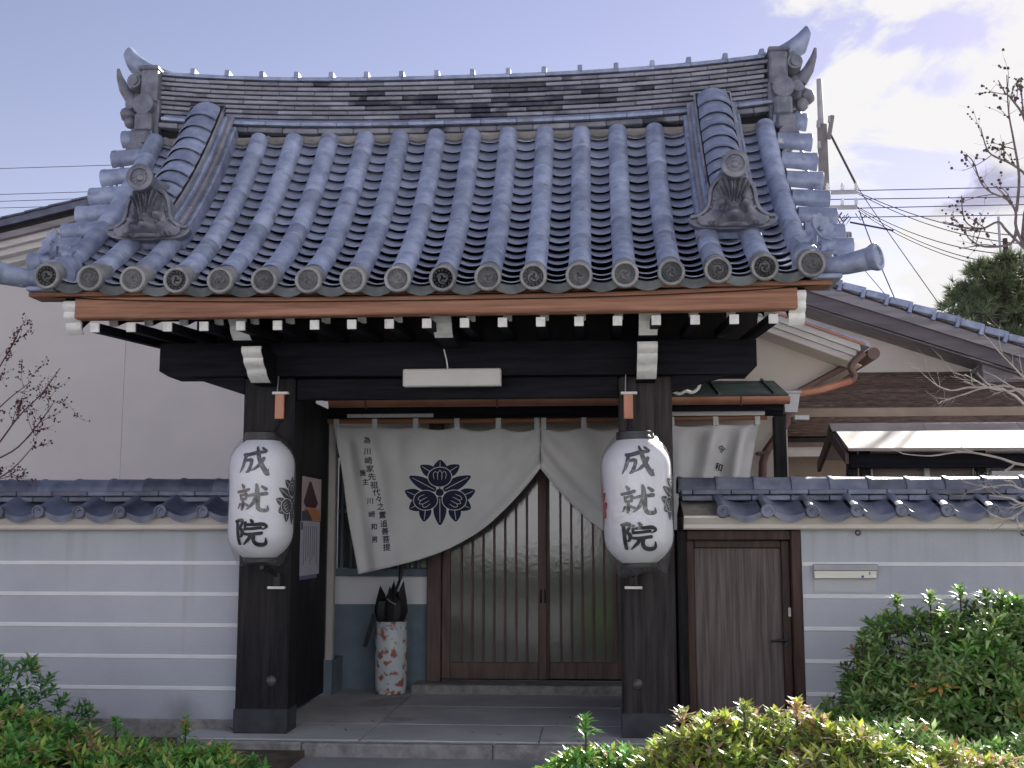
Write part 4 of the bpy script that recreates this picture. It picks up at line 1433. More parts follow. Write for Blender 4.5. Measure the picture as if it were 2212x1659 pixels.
def hanger(px_top, px_bot, Yp, label, pillar_y):
    """wooden arm with ties that holds a lantern on its pillar"""
    a, b0 = at(px_top, 848, Yp), at(px_top, 905, Yp)
    c, d = at(px_bot, 1238, Yp), at(px_bot, 1268, Yp)
    t = thing('lantern_bracket', (a.x, Yp, a.z), label, 'bracket', 'lantern brackets on the pillars')
    b = MB().box(a.x - 0.033, a.x + 0.033, Yp, Yp + 0.03, b0.z, a.z, 0.004)
    b.box(a.x - 0.02, a.x + 0.02, Yp + 0.031, pillar_y - 0.001, a.z - 0.05, a.z - 0.015, 0.003)
    part('upper_block', b, COPPER, t, ang=20)
    part('tie', MB().box(a.x - 0.052, a.x + 0.062, Yp - 0.012, Yp + 0.035, a.z - 0.012, a.z + 0.006, 0.003), WHITEP, t)
    part('hook', MB().tube([(a.x, Yp + 0.015, b0.z), (a.x, Yp - 0.01, b0.z - 0.05), (a.x - 0.01, Yp - 0.06, b0.z - 0.10), (a.x - 0.03, LY + 0.0, b0.z - 0.15)], 0.012, 8), BLACKL, t)
    b = MB().box(c.x - 0.026, c.x + 0.026, Yp, Yp + 0.03, d.z, c.z, 0.004)
    b.box(c.x - 0.02, c.x + 0.02, Yp + 0.031, pillar_y - 0.001, c.z - 0.05, c.z - 0.015, 0.003)
    part('lower_block', b, WEATH, t, ang=20)
    part('tie', MB().box(c.x - 0.06, c.x + 0.06, Yp - 0.012, Yp + 0.035, d.z - 0.014, d.z + 0.004, 0.003), WHITEP, t)
    part('lower_peg', MB().tube([(c.x, Yp + 0.015, c.z - 0.02), (c.x - 0.04, Yp - 0.06, c.z + 0.03), (c.x - 0.05, LY, c.z + 0.045)], 0.016, 8), BLACKL, t)
    part('hanging_cord', MB().tube([(a.x - 0.02, Yp + 0.01, a.z), (a.x - 0.012, Yp + 0.02, a.z + 0.2), (a.x, Yp + 0.03, a.z + 0.37)], 0.0035, 5), GREYM, t)


hanger(604, 597, 7.99, 'brown wooden lantern bracket with white ties beside the hanging poster', 8.05)
hanger(1357, 1368, 7.99, 'brown wooden lantern bracket with white ties on the weathered pillar', 8.05)

# fluorescent lamp on the head beam
lt = thing('gate_lamp', (-1.0, 7.98, 2.43), 'long white boxed lamp fixed across the dark head beam', 'lamp')
p0, p1 = at(870, 797, 7.93), at(1082, 833, 7.93)
part('lamp_cover', MB().box(p0.x, p1.x, 7.93, 8.005, p1.z, p0.z, 0.008), mat('lamp_diffuser', (0.62, 0.60, 0.57), (0.68, 0.66, 0.63), 3, 0.5), lt, ang=20)
part('lamp_base', MB().box(p0.x + 0.02, p1.x - 0.02, 8.006, 8.099, p1.z + 0.02, p0.z - 0.03, 0.004), GREYM, lt)
c = at(967, 796, 7.96)
part('lamp_cable', MB().tube([c, c + Vector((-0.008, 0, 0.06)), c + Vector((-0.03, 0.02, 0.14))], 0.005, 6), WHITEP, lt)

# poster pair on the folded leaf
XP = -2.343
pt = thing('wall_poster', (XP, 9.35, 1.06), 'narrow temple event poster pinned to the dark open gate leaf', 'poster')
o = part('poster_sheet', MB().box(XP, XP + 0.002, 9.07, 9.71, 1.515, 1.865), mat('poster_pink', (0.62, 0.48, 0.50), (0.70, 0.58, 0.58), 3, 0.5), pt)
part('printed_roof', MB().prism([(9.12, 1.66), (9.30, 1.83), (9.36, 1.83), (9.60, 1.66), (9.52, 1.62), (9.20, 1.62)], XP + 0.002, XP + 0.004, 'x'), mat('print_maroon', (0.08, 0.025, 0.035)), o)
part('printed_glow', MB().prism([(9.08, 1.52), (9.16, 1.61), (9.40, 1.62), (9.66, 1.60), (9.70, 1.52)], XP + 0.002, XP + 0.0035, 'x'), mat('print_orange', (0.75, 0.32, 0.10), (0.65, 0.22, 0.09), 9), o)
part('printed_shade', MB().prism([(9.075, 1.516), (9.075, 1.585), (9.25, 1.60), (9.42, 1.516)], XP + 0.0035, XP + 0.005, 'x'), mat('print_indigo', (0.07, 0.07, 0.14)), o)
o2 = part('notice_sheet', MB().box(XP, XP + 0.002, 9.05, 9.69, 1.075, 1.51), mat('poster_white', (0.60, 0.60, 0.68), (0.66, 0.66, 0.74), 5, 0.5), pt)
b = MB()
for k in range(7):
    b.box(XP + 0.002, XP + 0.003, 9.15 + 0.07 * k, 9.165 + 0.07 * k, 1.16 + 0.03 * (k % 3), 1.47)
b.box(XP + 0.002, XP + 0.003, 9.06, 9.12, 1.44, 1.50)
part('printed_text', b, mat('print_grey', (0.16, 0.16, 0.24)), o2)
part('poster_foot', MB().box(XP, XP + 0.002, 9.05, 9.62, 1.045, 1.074), mat('print_violet', (0.20, 0.17, 0.34)), pt)

# ------------------------------------------------------------------ noren curtain
NY = 9.90
nor = thing('noren_curtain', (-0.48, NY, 2.3), 'off white split entrance curtain with a dark blue mandarin crest, drawn up in the middle', 'curtain')
XC = -0.482
hem_px = [(775, 1240), (860, 1221), (925, 1203), (990, 1175), (1050, 1138), (1100, 1092), (1140, 1047), (1167, 1012)]
hem = [at(x_, y_, NY) for x_, y_ in hem_px]
hemL = smooth_pts([(p.x, p.z) for p in hem], 6)
TL = at(722, 921, NY)


def hem_z(X):
    for (a, za), (b_, zb_) in zip(hemL, hemL[1:]):
        if a <= X <= b_:
            return za + (zb_ - za) * (X - a) / (b_ - a)
    return hemL[0][1] if X < hemL[0][0] else hemL[-1][1]


def fold(X, Z, side):
    """out-of-plane drape of the cloth"""
    u = XC - X if side < 0 else X - XC                    # 0 at the split, 1.8 at the outer edge
    v = 2.36 - Z
    d = 0.0
    wd_ = 1.80 - u                                        # from the outer edge
    k = max(0, 1 - wd_ / 0.75)
    d += 0.052 * k * math.sin((wd_ - 0.20 * v) * 26 + (0 if side < 0 else 1.3)) * (1.0 if side < 0 else 2.6)
    hz = Z - hem_z(XC - u)
    d += 0.034 * math.sin(hz * 30 + u * 1.5) * math.exp(-max(0, hz) / 0.22) * max(0, 1 - u / 1.4)
    d += 0.030 * math.sin((u * 0.8 + v) * 5.5 + side) * min(1, v * 2)
    d += 0.010 * math.sin(u * 17 - v * 6)
    d += 0.014 * noise.noise(Vector((u * 4.0, v * 2.2, side * 3.0)))
    tx = (u * 5 / 1.8) % 1.0
    d -= 0.020 * math.exp(-v / 0.28) * math.cos(2 * PI * tx)
    return NY + d - 0.05 * max(0, v) * max(0, 1 - u / 1.8)


def noren_panel(side):
    wfac = 1.0 if side < 0 else 1.867 / 1.802
    xo = [h[0] for h in hemL]

    def fn(s, t):
        # s: outer edge -> split, t: top -> hem
        xt = TL.x + (XC - TL.x) * s
        xb = hemL[0][0] + (XC - hemL[0][0]) * s
        q = s * 5
        sag = 0.034 * abs(math.sin(PI * q)) * (0.25 + 0.95 * min(1, s * 1.2))
        zt = TL.z + (2.318 - TL.z) * s - sag
        zb_ = hem_z(xb)
        X = xt + (xb - xt) * t
        Z = zt + (zb_ - zt) * t
        y = fold(X if side < 0 else XC + (XC - X), Z, side)
        if t < 0.12:
            y = NY + (y - NY) * t / 0.12
        Xo = X if side < 0 else XC + (XC - X) * wfac + 0.004
        return (Xo, y, Z)

    b = MB().grid(fn, 70, 44)
    o = part('curtain_panel', b, CLOTH, nor, ang=180)
    md = o.modifiers.new('thickness', 'SOLIDIFY')
    md.thickness = 0.003
    b = MB()
    for k in range(6):
        s = k / 5
        p = fn(min(max(s, 0.012), 0.985), 0.0)
        x_ = p[0]
        b.box(x_ - 0.023, x_ + 0.023, NY - 0.031, NY + 0.031, p[2] - 0.014, 2.412, 0.005)
    tag(part('hanging_loops', b, CLOTH, nor, ang=20), kind='stuff')
    return o


panL = noren_panel(-1)
panR = noren_panel(1)
part('curtain_rod', MB().tube([(-2.34, NY, 2.385), (-0.5, NY, 2.376), (1.45, NY, 2.392)], 0.023, 10), mat('rod_wood', (0.30, 0.125, 0.065), (0.42, 0.20, 0.11), 4, 0.5, stretch=(0.4, 4, 4)), nor)
cc_ = at(951, 1064, NY)


def cn(u, v, layer, sc=0.295):
    X, Z = cc_.x + u * sc * 1.03, cc_.z + v * sc * 0.93
    return Vector((X, fold(X, Z, -1) - 0.006 - 0.0007 * layer, Z))


crest(cn, INKB, CLOTH, panL)


def glyph(ch):
    cu = bpy.data.curves.new('glyph', 'FONT')
    cu.body = ch
    cu.size = 1.0
    cu.resolution_u = 3
    o = bpy.data.objects.new('glyph', cu)
    COL.objects.link(o)
    bpy.context.view_layer.update()
    me = o.to_mesh()
    vs_ = [(v.co.x, v.co.y) for v in me.vertices]
    fs_ = [tuple(p.vertices) for p in me.polygons]
    o.to_mesh_clear()
    bpy.data.objects.remove(o)
    bpy.data.curves.remove(cu)
    if vs_:
        mx_ = (min(a for a, _ in vs_) + max(a for a, _ in vs_)) / 2
        my_ = (min(b_ for _, b_ in vs_) + max(b_ for _, b_ in vs_)) / 2
        vs_ = [(a - mx_, b_ - my_) for a, b_ in vs_]
    return vs_, fs_


def write(chars, pos, side, size, name, parent, tilt=0.0, wfac=1.0):
    b = MB()
    for ch, (x_, y_) in zip(chars, pos):
        p = at(x_ / 1.1157, y_ / 1.1157, NY)
        g, fs_ = glyph(ch)
        for lay, (ox, oz) in enumerate(((-0.018, 0.0), (0.018, 0.0), (0.0, 0.018), (0.0, -0.018))):   # brush weight
            vs_ = []
            for a, c in g:
                a2 = (a + ox) * math.cos(tilt) - (c + oz) * math.sin(tilt)
                c2 = (a + ox) * math.sin(tilt) + (c + oz) * math.cos(tilt)
                X, Z = p.x + a2 * size, p.z + c2 * size * 1.05
                Xl = X if side < 0 else XC + (X - XC - 0.004) / (1.867 / 1.802)
                vs_.append((X, fold(Xl, Z, side) - 0.0075 - 0.0005 * lay, Z))
            b.add(vs_, fs_)
    tag(part(name, b, INKB, parent, smooth=False), kind='stuff')


z2 = lambda x_, y_, ox=500, oy=950: (ox + x_ / 3.16, oy + y_ / 3.16)
write('為川崎家先祖代々之霊追善菩提', [z2(*p) for p in ((1215, 350), (1218, 437), (1228, 505), (1238, 567), (1250, 628), (1265, 690), (1283, 745), (1298, 797), (1315, 855), (1333, 920), (1347, 985), (1357, 1043), (1366, 1105), (1372, 1165))], -1, 0.062, 'dedication_text', panL, R(4))
write('施主川崎和男', [z2(*p) for p in ((1187, 600), (1207, 668), (1240, 815), (1258, 915), (1277, 1010), (1285, 1108))], -1, 0.056, 'donor_text', panL, R(4))
write('令和', [z2(2025, 415, 1100), z2(2000, 553, 1100)], 1, 0.070, 'date_text', panR, R(-16))

# ------------------------------------------------------------------ entrance porch behind the gate
po = thing('entrance_porch', (-0.4, 10.6, 0.1), 'entrance porch with sliding doors and a low copper edged roof behind the gate', 'porch')
DY = 10.36
boxp('wainscot', WAINS, po, -2.375, -1.515, 10.42, 10.50, 0.02, 0.778)
boxp('white_panel', WPANEL, po, -2.375, -1.515, 10.415, 10.50, 0.780, 1.026, 0.003)
boxp('corner_post', mat('corner_post_paint', (0.50, 0.47, 0.43), (0.58, 0.55, 0.51), 3, 0.7), po, -2.345, -2.285, 9.99, 10.07, 0.33, 2.40, 0.004)
boxp('corner_plinth', WAINS, po, -2.348, -2.282, 9.985, 10.41, 0.02, 0.328, 0.004)
boxp('side_wall', WAINS, po, -2.40, -2.376, 10.08, 10.50, 0.329, 2.40)
boxp('door_jamb', SLIDEW, po, -1.513, -1.385, 10.30, 10.50, 0.116, 2.45, 0.006)
boxp('door_jamb', SLIDEW, po, 0.425, 0.53, 10.30, 10.50, 0.116, 2.45, 0.006)
boxp('porch_wall', CREAM2, po, 0.531, 1.64, 10.44, 10.56, 0.0, 2.55)
boxp('porch_wall', CREAM2, po, 1.641, 1.70, 10.40, 10.56, 0.0, 2.55)
boxp('door_header', SLIDEW, po, -2.375, 0.53, 10.38, 10.50, 2.10, 2.20, 0.006)
boxp('upper_wall', CREAM2, po, -2.375, 0.53, 10.46, 10.55, 2.201, 2.75)
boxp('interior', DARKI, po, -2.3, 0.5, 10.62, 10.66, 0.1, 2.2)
# lattice window
lw = part('lattice_window', MB().box(-2.36, -1.516, 10.47, 10.49, 1.10, 2.09), GLASS, po)
boxp('window_sill', WAINS, lw, -2.375, -1.516, 10.40, 10.469, 1.03, 1.098, 0.004)
for k in range(10):
    xk = -2.33 + k * 0.088
    boxp('lattice_bar', WAINS, lw, xk, xk + 0.026, 10.43, 10.455, 1.099, 2.09, 0.003)
for z0 in (1.60,):
    boxp('lattice_rail', WAINS, lw, -2.36, -1.517, 10.456, 10.469, z0, z0 + 0.03)


def slider(x0, x1, y, name):
    d = part(name, MB().box(x0 + 0.03, x1 - 0.03, y + 0.022, y + 0.027, 0.24, 2.06), GLASS, po)
    for a, b_ in ((x0, x0 + 0.075), (x1 - 0.075, x1)):
        boxp('door_stile', SLIDEW, d, a, b_, y, y + 0.035, 0.142, 2.098, 0.004)
    boxp('bottom_rail', SLIDEW, d, x0 + 0.076, x1 - 0.076, y, y + 0.035, 0.142, 0.285, 0.004)
    boxp('top_rail', SLIDEW, d, x0 + 0.076, x1 - 0.076, y, y + 0.035, 2.02, 2.098, 0.004)
    n = 7
    for k in range(n):
        xk = x0 + 0.076 + (x1 - x0 - 0.152) * (k + 1) / (n + 1)
        boxp('lattice_bar', SLIDEW, d, xk - 0.010, xk + 0.010, y + 0.004, y + 0.021, 0.286, 2.019, 0.002)
    return d


d1 = slider(-1.383, -0.452, 10.345, 'sliding_door')
d2 = slider(-0.500, 0.424, 10.388, 'sliding_door')
boxp('finger_pull', DARKI, d1, -0.512, -0.492, 10.342, 10.3445, 0.80, 0.92)
boxp('finger_pull', DARKI, d1, -0.475, -0.458, 10.342, 10.3445, 0.80, 0.92)
# copper-edged lean-to roof and its gutter
part('copper_roof', MB().prism([(9.68, 2.535), (10.46, 2.74), (10.46, 2.78), (9.67, 2.56)], -2.33, 1.60, 'x'), PATINA, po)
for k in range(9):
    xk = -2.2 + k * 0.46
    part('roof_seam', MB().prism([(9.672, 2.561), (10.455, 2.781), (10.455, 2.80), (9.672, 2.578)], xk, xk + 0.02, 'x'), PATINA, po)
part('eave_board', MB().box(-2.30, 1.57, 9.73, 9.76, 2.43, 2.53, 0.004), DARKB, po)
gu = MB()
vs_, fs_ = [], []
gx = [-2.27, -1.72, -0.9, -0.1, 0.72, 1.18, 1.60]
n = 10
for x_ in gx:
    for k in range(n + 1):
        w = PI + PI * k / n
        vs_.append((x_, 9.635 + 0.045 * math.cos(w), 2.535 + 0.062 * math.sin(w)))
for i in range(len(gx) - 1):
    for k in range(n):
        a = i * (n + 1) + k
        fs_.append((a, a + 1, a + n + 2, a + n + 1))
gu.add(vs_, fs_)
g = part('rain_gutter', gu, COPPER, po)
for x_ in (-1.95, -0.83, 0.21, 1.20):
    part('gutter_strap', MB().tube([(x_, 9.635 + 0.049 * math.cos(PI + PI * k / 8), 2.535 + 0.066 * math.sin(PI + PI * k / 8)) for k in range(9)] + [(x_, 9.70, 2.56)], 0.008, 5), PIPEB, g)
boxp('lintel_strip', WHITEP, po, -2.15, -1.40, 9.80, 9.83, 2.405, 2.445)
boxp('lintel_strip', LBOARD, po, 0.50, 1.42, 9.80, 9.83, 2.40, 2.455)
boxp('lintel', DARKB, po, -2.33, 1.58, 9.84, 9.90, 2.40, 2.49, 0.004)
boxp('porch_post', DARKW, po, 1.50, 1.60, 9.84, 9.94, 0.0, 2.399, 0.006)
# gabled porch roof with white verge boards
gb = MB()
PX, PZ, SL = -0.25, 4.10, 0.388


def gab(x_):
    return PZ - SL * abs(x_ - PX)


part('gable_wall', MB().prism([(-2.7, 2.70), (1.72, 2.64), (2.27, 2.93), (2.27, gab(2.27) - 0.1), (PX, PZ - 0.12), (-2.7, gab(-2.7) - 0.1)], 10.80, 10.9, 'y'), CREAM2, po)
for k, (dz0, dz1, yy) in enumerate(((-0.062, -0.002, 10.36), (-0.120, -0.064, 10.39), (-0.175, -0.122, 10.42))):
    for sg, xe in ((1, 2.36), (-1, -2.86)):
        part('verge_board', MB().prism([(PX, PZ + dz0), (xe - 0.03 * k * sg, gab(xe - 0.03 * k * sg) + dz0), (xe - 0.03 * k * sg, gab(xe - 0.03 * k * sg) + dz1), (PX, PZ + dz1)], yy, yy + 0.05, 'y'), LBOARD, po)
for sg, xe in ((1, 2.44), (-1, -2.94)):
    part('porch_roof', MB().prism([(PX, PZ + 0.0), (xe, gab(xe) + 0.0), (xe, gab(xe) + 0.045), (PX, PZ + 0.045)], 10.34, 12.4, 'y'), TILE, po)
    part('verge_flashing', MB().prism([(PX, PZ - 0.004), (xe - 0.04 * sg, gab(xe - 0.04 * sg) - 0.004), (xe - 0.04 * sg, gab(xe - 0.04 * sg) + 0.02), (PX, PZ + 0.02)], 10.335, 10.3395, 'y'), COPPER, po)
    part('soffit', MB().prism([(PX, PZ - 0.18), (xe - 0.06 * sg, gab(xe - 0.06 * sg) - 0.18), (xe - 0.06 * sg, gab(xe - 0.06 * sg) - 0.17), (PX, PZ - 0.17)], 10.43, 12.4, 'y'), CREAM2, po)
part('gable_strut', MB().tube([(1.70, 10.74, 2.62), (2.32, 10.74, 2.95)], 0.03, 6), PIPEB, po)
# porch side gutter, downpipe, rain-water head
b = MB()
b.tube([(2.47, 10.34, 3.00), (2.47, 12.4, 3.00)], 0.055, 12)
part('side_gutter', b, PIPEB, po)
YD = 10.30
dp = [at(*p, YD) for p in ((1866, 762), (1838, 790), (1846, 812), (1836, 824))]
part('downpipe', MB().tube(smooth_pts([tuple(p) for p in dp], 4), 0.032, 10), PIPEB, po)
dp = [at(*p, YD) for p in ((1838, 822), (1770, 842), (1707, 852))]
part('downpipe', MB().tube(dp, 0.034, 10), COPPER, po)
dp = [at(*p, YD) for p in ((1700, 895), (1700, 912), (1655, 975), (1648, 1000), (1646, 1060), (1646, 1400))]
part('downpipe', MB().tube(dp, 0.036, 10), PIPEB, po)
h0, h1 = at(1690, 852, YD), at(1727, 892, YD)
part('rain_head', MB().prism([(h0.x, h0.z), (h1.x, h0.z), (h1.x - 0.03, h1.z), (h0.x + 0.01, h1.z)], YD - 0.07, YD + 0.07, 'y').box(h0.x - 0.01, h1.x + 0.01, YD - 0.08, YD + 0.08, h0.z, h0.z + 0.025, 0.004), GREYM, po, ang=20)
part('pipe_collar', MB().box(h1.x - 0.05, h1.x + 0.08, YD - 0.03, YD + 0.03, at(1700, 908, YD).z, at(1700, 897, YD).z, 0.004), GREYM, po)
part('downpipe_bracket', MB().box(at(1648, 985, YD).x - 0.05, at(1648, 985, YD).x + 0.05, YD - 0.04, YD + 0.1, 2.10, 2.125), PIPEB, po)

# umbrella stand and umbrella
ux, uy = -1.79, 10.10
st = thing('umbrella_stand', (ux, uy, 0.04), 'tall porcelain umbrella stand painted with red flowers', 'umbrella stand')
b = MB().lathe([(0.118, 0.041), (0.128, 0.055), (0.134, 0.10), (0.138, 0.30), (0.139, 0.58), (0.134, 0.635), (0.140, 0.648), (0.136, 0.656), (0.122, 0.656), (0.118, 0.64), (0.118, 0.08), (0.0, 0.08)], 32, Matrix.Translation((ux, uy, 0)))
part('stand_body', b, PORC, st)
part('stand_foot', MB().lathe([(0.117, 0.0405), (0.121, 0.044), (0.121, 0.052), (0.10, 0.054)], 32, Matrix.Translation((ux, uy, 0))), mat('foot_glaze', (0.08, 0.09, 0.12)), st)
um = thing('umbrella', (ux, uy, 0.09), 'loosely folded black umbrella standing handle up in the porcelain stand', 'umbrella')
b = MB()
nr = 16
rings = [(0.09, 0.020), (0.45, 0.06), (0.66, 0.110), (0.74, 0.130), (0.83, 0.115), (0.90, 0.085)]
vs_, fs_ = [], []
for i, (z, r_) in enumerate(rings):
    for k in range(nr):
        w = 2 * PI * k / nr
        f = 1 + 0.22 * math.cos(8 * w) * i / 5
        zz_ = z
        if i == len(rings) - 1:
            zz_ = z + (0.085 if k % 4 == 0 else (-0.05 if k % 4 == 2 else -0.01)) + 0.03 * math.sin(w + 0.8)
        vs_.append((ux - 0.01 + r_ * f * math.cos(w) + 0.03 * (z - 0.6), uy + r_ * f * math.sin(w), zz_))
for i in range(len(rings) - 1):
    for k in range(nr):
        fs_.append((i * nr + k, i * nr + (k + 1) % nr, (i + 1) * nr + (k + 1) % nr, (i + 1) * nr + k))
part('canopy', b.add(vs_, fs_), BLACKU, um, ang=30)
part('shaft', MB().tube([(ux, uy, 0.10), (ux + 0.03, uy - 0.01, 0.9), (ux + 0.075, uy - 0.02, 1.02)], 0.013, 8), BLACKU, um)
part('handle', MB().tube([(ux + 0.075, uy - 0.02, 1.021), (ux + 0.085, uy - 0.02, 1.14), (ux + 0.10, uy - 0.03, 1.20), (ux + 0.14, uy - 0.03, 1.215)], 0.018, 8), BLACKL, um)
part('loose_strap', MB().box(-0.018, 0.018, -0.008, 0.008, -0.27, 0.02, 0.003, Matrix.Translation((ux - 0.145, uy - 0.06, 0.70)) @ Matrix.Rotation(R(16), 4, 'Y')), BLACKU, um)
part('printed_mark', MB().tube([(ux - 0.02, uy - 0.138, 0.855), (ux + 0.02, uy - 0.148, 0.825), (ux + 0.06, uy - 0.135, 0.805)], 0.006, 5), GREYM, um)

# ------------------------------------------------------------------ temple hall behind, on the left
ha = thing('temple_hall', (-7, 15, 0), 'cream sided hall with a tiled gable roof rising behind the gate', 'building')
HY = 14.0
e0, e1 = at(0, 490, 13.45), at(215, 437, 13.45)
SLH = (e1.z - e0.z) / (e1.x - e0.x)


def hz_(x_):
    pk = -2.4
    return e0.z + SLH * (x_ - e0.x) if x_ < pk else e0.z + SLH * (pk - e0.x) - SLH * (x_ - pk)


joint_x = at(265, 900, HY).x
xs_ = [-16.0, joint_x - 3.0, joint_x, joint_x + 3.0, 0.6]
for a, b_ in zip(xs_, xs_[1:]):
    tops = [(a + 0.006, hz_(a) - 0.30)] + ([(-2.4, hz_(-2.4) - 0.30)] if a < -2.4 < b_ else []) + [(b_ - 0.006, hz_(b_) - 0.30)]
    part('siding_panel', MB().prism([(a + 0.006, -0.05), (b_ - 0.006, -0.05)] + tops[::-1], HY, HY + 0.2, 'y'), CREAM, ha)
part('panel_backing', MB().prism([(-15.9, 0), (0.5, 0), (0.5, hz_(0.5) - 0.4), (-2.4, hz_(-2.4) - 0.4), (-15.9, hz_(-15.9) - 0.4)], HY + 0.012, HY + 0.3, 'y'), WHITEP, ha)
for k, (t0, t1, yy, m_) in enumerate(((0.0, 0.085, 13.44, WALLTILE), (-0.055, 0.0, 13.50, SOFFIT), (-0.135, -0.056, 13.52, GREYB), (-0.215, -0.137, 13.60, LBOARD), (-0.295, -0.217, 13.68, LBOARD), (-0.37, -0.297, 13.80, LBOARD))):
    for (a, b_) in ((-17.0, -2.4), (-2.4, 0.9)):
        part(('verge_tile_edge', 'verge_shadow_gap', 'barge_board', 'barge_board', 'barge_board', 'barge_board')[k], MB().prism([(a, hz_(a) + t0), (b_, hz_(b_) + t0), (b_, hz_(b_) + t1), (a, hz_(a) + t1)], yy, yy + 0.30, 'y'), m_, ha)
for a, b_ in ((-17.0, -2.4), (-2.4, 0.9)):
    part('roof_slope', MB().prism([(a, hz_(a) - 0.05), (b_, hz_(b_) - 0.05), (b_, hz_(b_) + 0.06), (a, hz_(a) + 0.06)], 13.75, 22, 'y'), TILE, ha)
x_ = -12.0
vb = MB().box(-0.155, 0.155, 0, 0.28, 0, 0.028, 0.006).mesh('verge_tile', WALLTILE, ang=20)
while x_ < -2.5:
    link('verge_tile', vb, ha, Matrix.Translation((x_, 13.42, hz_(x_) + 0.088)) @ Matrix.Rotation(-math.atan(SLH) + 0.03, 4, 'Y'))
    x_ += 0.30

# ------------------------------------------------------------------ residence on the right with shingled lower roof
re_ = thing('temple_residence', (4, 14.5, 0), 'cream residence with a tiled gable and long brown shingled lower roof', 'building')
v0, v1 = at(1800, 612, 13.4), at(2212, 740, 13.4)
SLR = (v1.z - v0.z) / (v1.x - v0.x)


def rz_(x_):
    return v0.z + SLR * (x_ - v0.x)


XG = at(2095, 780, 14).x
part('gable_wall', MB().prism([(0.7, 0.0), (XG, 0.0), (XG, rz_(XG) - 0.20), (0.7, rz_(0.7) - 0.20)], 14.0, 14.2, 'y'), CREAM2, re_)
part('roof_slope', MB().prism([(0.7, rz_(0.7) - 0.14), (6.6, rz_(6.6) - 0.14), (6.6, rz_(6.6) - 0.06), (0.7, rz_(0.7) - 0.06)], 13.42, 21, 'y'), TILE, re_)
for (t0, t1, yy, m_, nm) in ((-0.19, -0.075, 13.37, GREYB, 'barge_board'), (-0.345, -0.192, 13.42, mat('purple_grey_board', (0.115, 0.095, 0.11), (0.17, 0.145, 0.16), 3, 0.7, stretch=(0.5, 4, 4)), 'barge_board')):
    part(nm, MB().prism([(0.7, rz_(0.7) + t0), (6.6, rz_(6.6) + t0), (6.6, rz_(6.6) + t1), (0.7, rz_(0.7) + t1)], yy, yy + 0.06, 'y'), m_, re_)
part('verge_soffit', MB().prism([(0.7, rz_(0.7) - 0.36), (6.6, rz_(6.6) - 0.36), (6.6, rz_(6.6) - 0.346), (0.7, rz_(0.7) - 0.346)], 13.49, 14.0, 'y'), GREYB, re_)
part('verge_shadow_gap', MB().prism([(0.7, rz_(0.7) - 0.075), (6.6, rz_(6.6) - 0.075), (6.6, rz_(6.6) - 0.045), (0.7, rz_(0.7) - 0.045)], 13.39, 13.5, 'y'), BROWND, re_)
vb2 = MB().box(-0.135, 0.135, 0, 0.32, -0.045, 0.035, 0.008).box(0.09, 0.135, -0.012, 0.10, -0.10, 0.0, 0.004).mesh('verge_tile', TILE, ang=20)
x_ = 0.9
while x_ < 6.5:
    link('verge_tile', vb2, re_, Matrix.Translation((x_, 13.33, rz_(x_) + 0.01)) @ Matrix.Rotation(-math.atan(SLR) - 0.07, 4, 'Y'))
    x_ += 0.262
boxp('eave_box', GREYB, re_, XG + 0.01, XG + 0.9, 13.6, 14.0, rz_(XG) - 0.72, rz_(XG) - 0.36, 0.01)
# lower roof: overlapping courses of shingle
ty, tz, ey, ez = 14.02, 3.335, 12.02, 2.405
lr = part('lower_roof', MB().prism([(ey, ez - 0.06), (ty, tz - 0.06), (ty, tz - 0.02), (ey, ez - 0.02)], 1.62, 7.5, 'x'), SOFFIT, re_)
NC = 26
a_s = math.atan2(tz - ez, ty - ey)
LS = math.hypot(tz - ez, ty - ey)
for k in range(NC):
    s = k / NC * LS
    L = LS / NC
    xa = 1.62
    while xa < 7.4:
        w = rng.uniform(0.9, 1.7)
        xb = min(7.5, xa + w)
        me = MB().box(xa, xb - 0.004, 0, L * 1.15, -0.004, 0.012, 0.0).mesh('shingle_course', SHINGLE, False)
        M = Matrix.Translation((0, ey + s * math.cos(a_s), ez + s * math.sin(a_s) + rng.uniform(0, 0.004))) @ Matrix.Rotation(a_s - 0.10, 4, 'X')
        link('shingle_course', me, lr, M)
        xa = xb
part('lower_fascia', MB().box(1.62, 7.5, 12.04, 12.07, 2.30, 2.385, 0.004), PIPEB, re_)
part('lower_eave_board', MB().box(1.62, 7.5, 12.10, 12.16, 2.20, 2.31, 0.004), LBOARD, re_)
part('lower_wall', MB().box(1.80, 7.5, 12.55, 12.70, 0.0, 2.75), BEIGE, re_)
part('wall_post', MB().box(1.70, 1.795, 12.50, 12.60, 0.0, 2.5), CREAM, re_)

# ------------------------------------------------------------------ small roofed fence between wall and residence
rf = thing('roofed_screen', (3.4, 9.5, 0), 'low garden screen with a pale sheet roof on dark posts, behind the tiled wall', 'screen')
a0 = at(1795, 918, 9.62)
zR, zE, yR, yE = a0.z, at(1835, 975, 9.10).z, 9.62, 9.06
xl0 = at(1798, 940, 9.5).x
part('front_slope', MB().prism([(yE, zE), (yR, zR - 0.04), (yR, zR - 0.015), (yE - 0.004, zE + 0.022)], xl0 + 0.03, 5.6, 'x'), SHEET, rf)
part('rear_slope', MB().prism([(2 * yR - yE, zE), (yR + 0.002, zR - 0.04), (yR + 0.002, zR - 0.015), (2 * yR - yE + 0.004, zE + 0.022)], xl0 + 0.03, 5.6, 'x'), SHEET, rf)
for k in range(5):
    xa = xl0 + k * 0.75
    part('ridge_cap_sheet', MB().prism([(yR - 0.115, zR - 0.062), (yR - 0.105, zR - 0.05), (yR, zR + 0.012), (yR + 0.105, zR - 0.05), (yR + 0.115, zR - 0.062), (yR, zR - 0.0)], xa, xa + 0.746, 'x'), SHEET, rf)
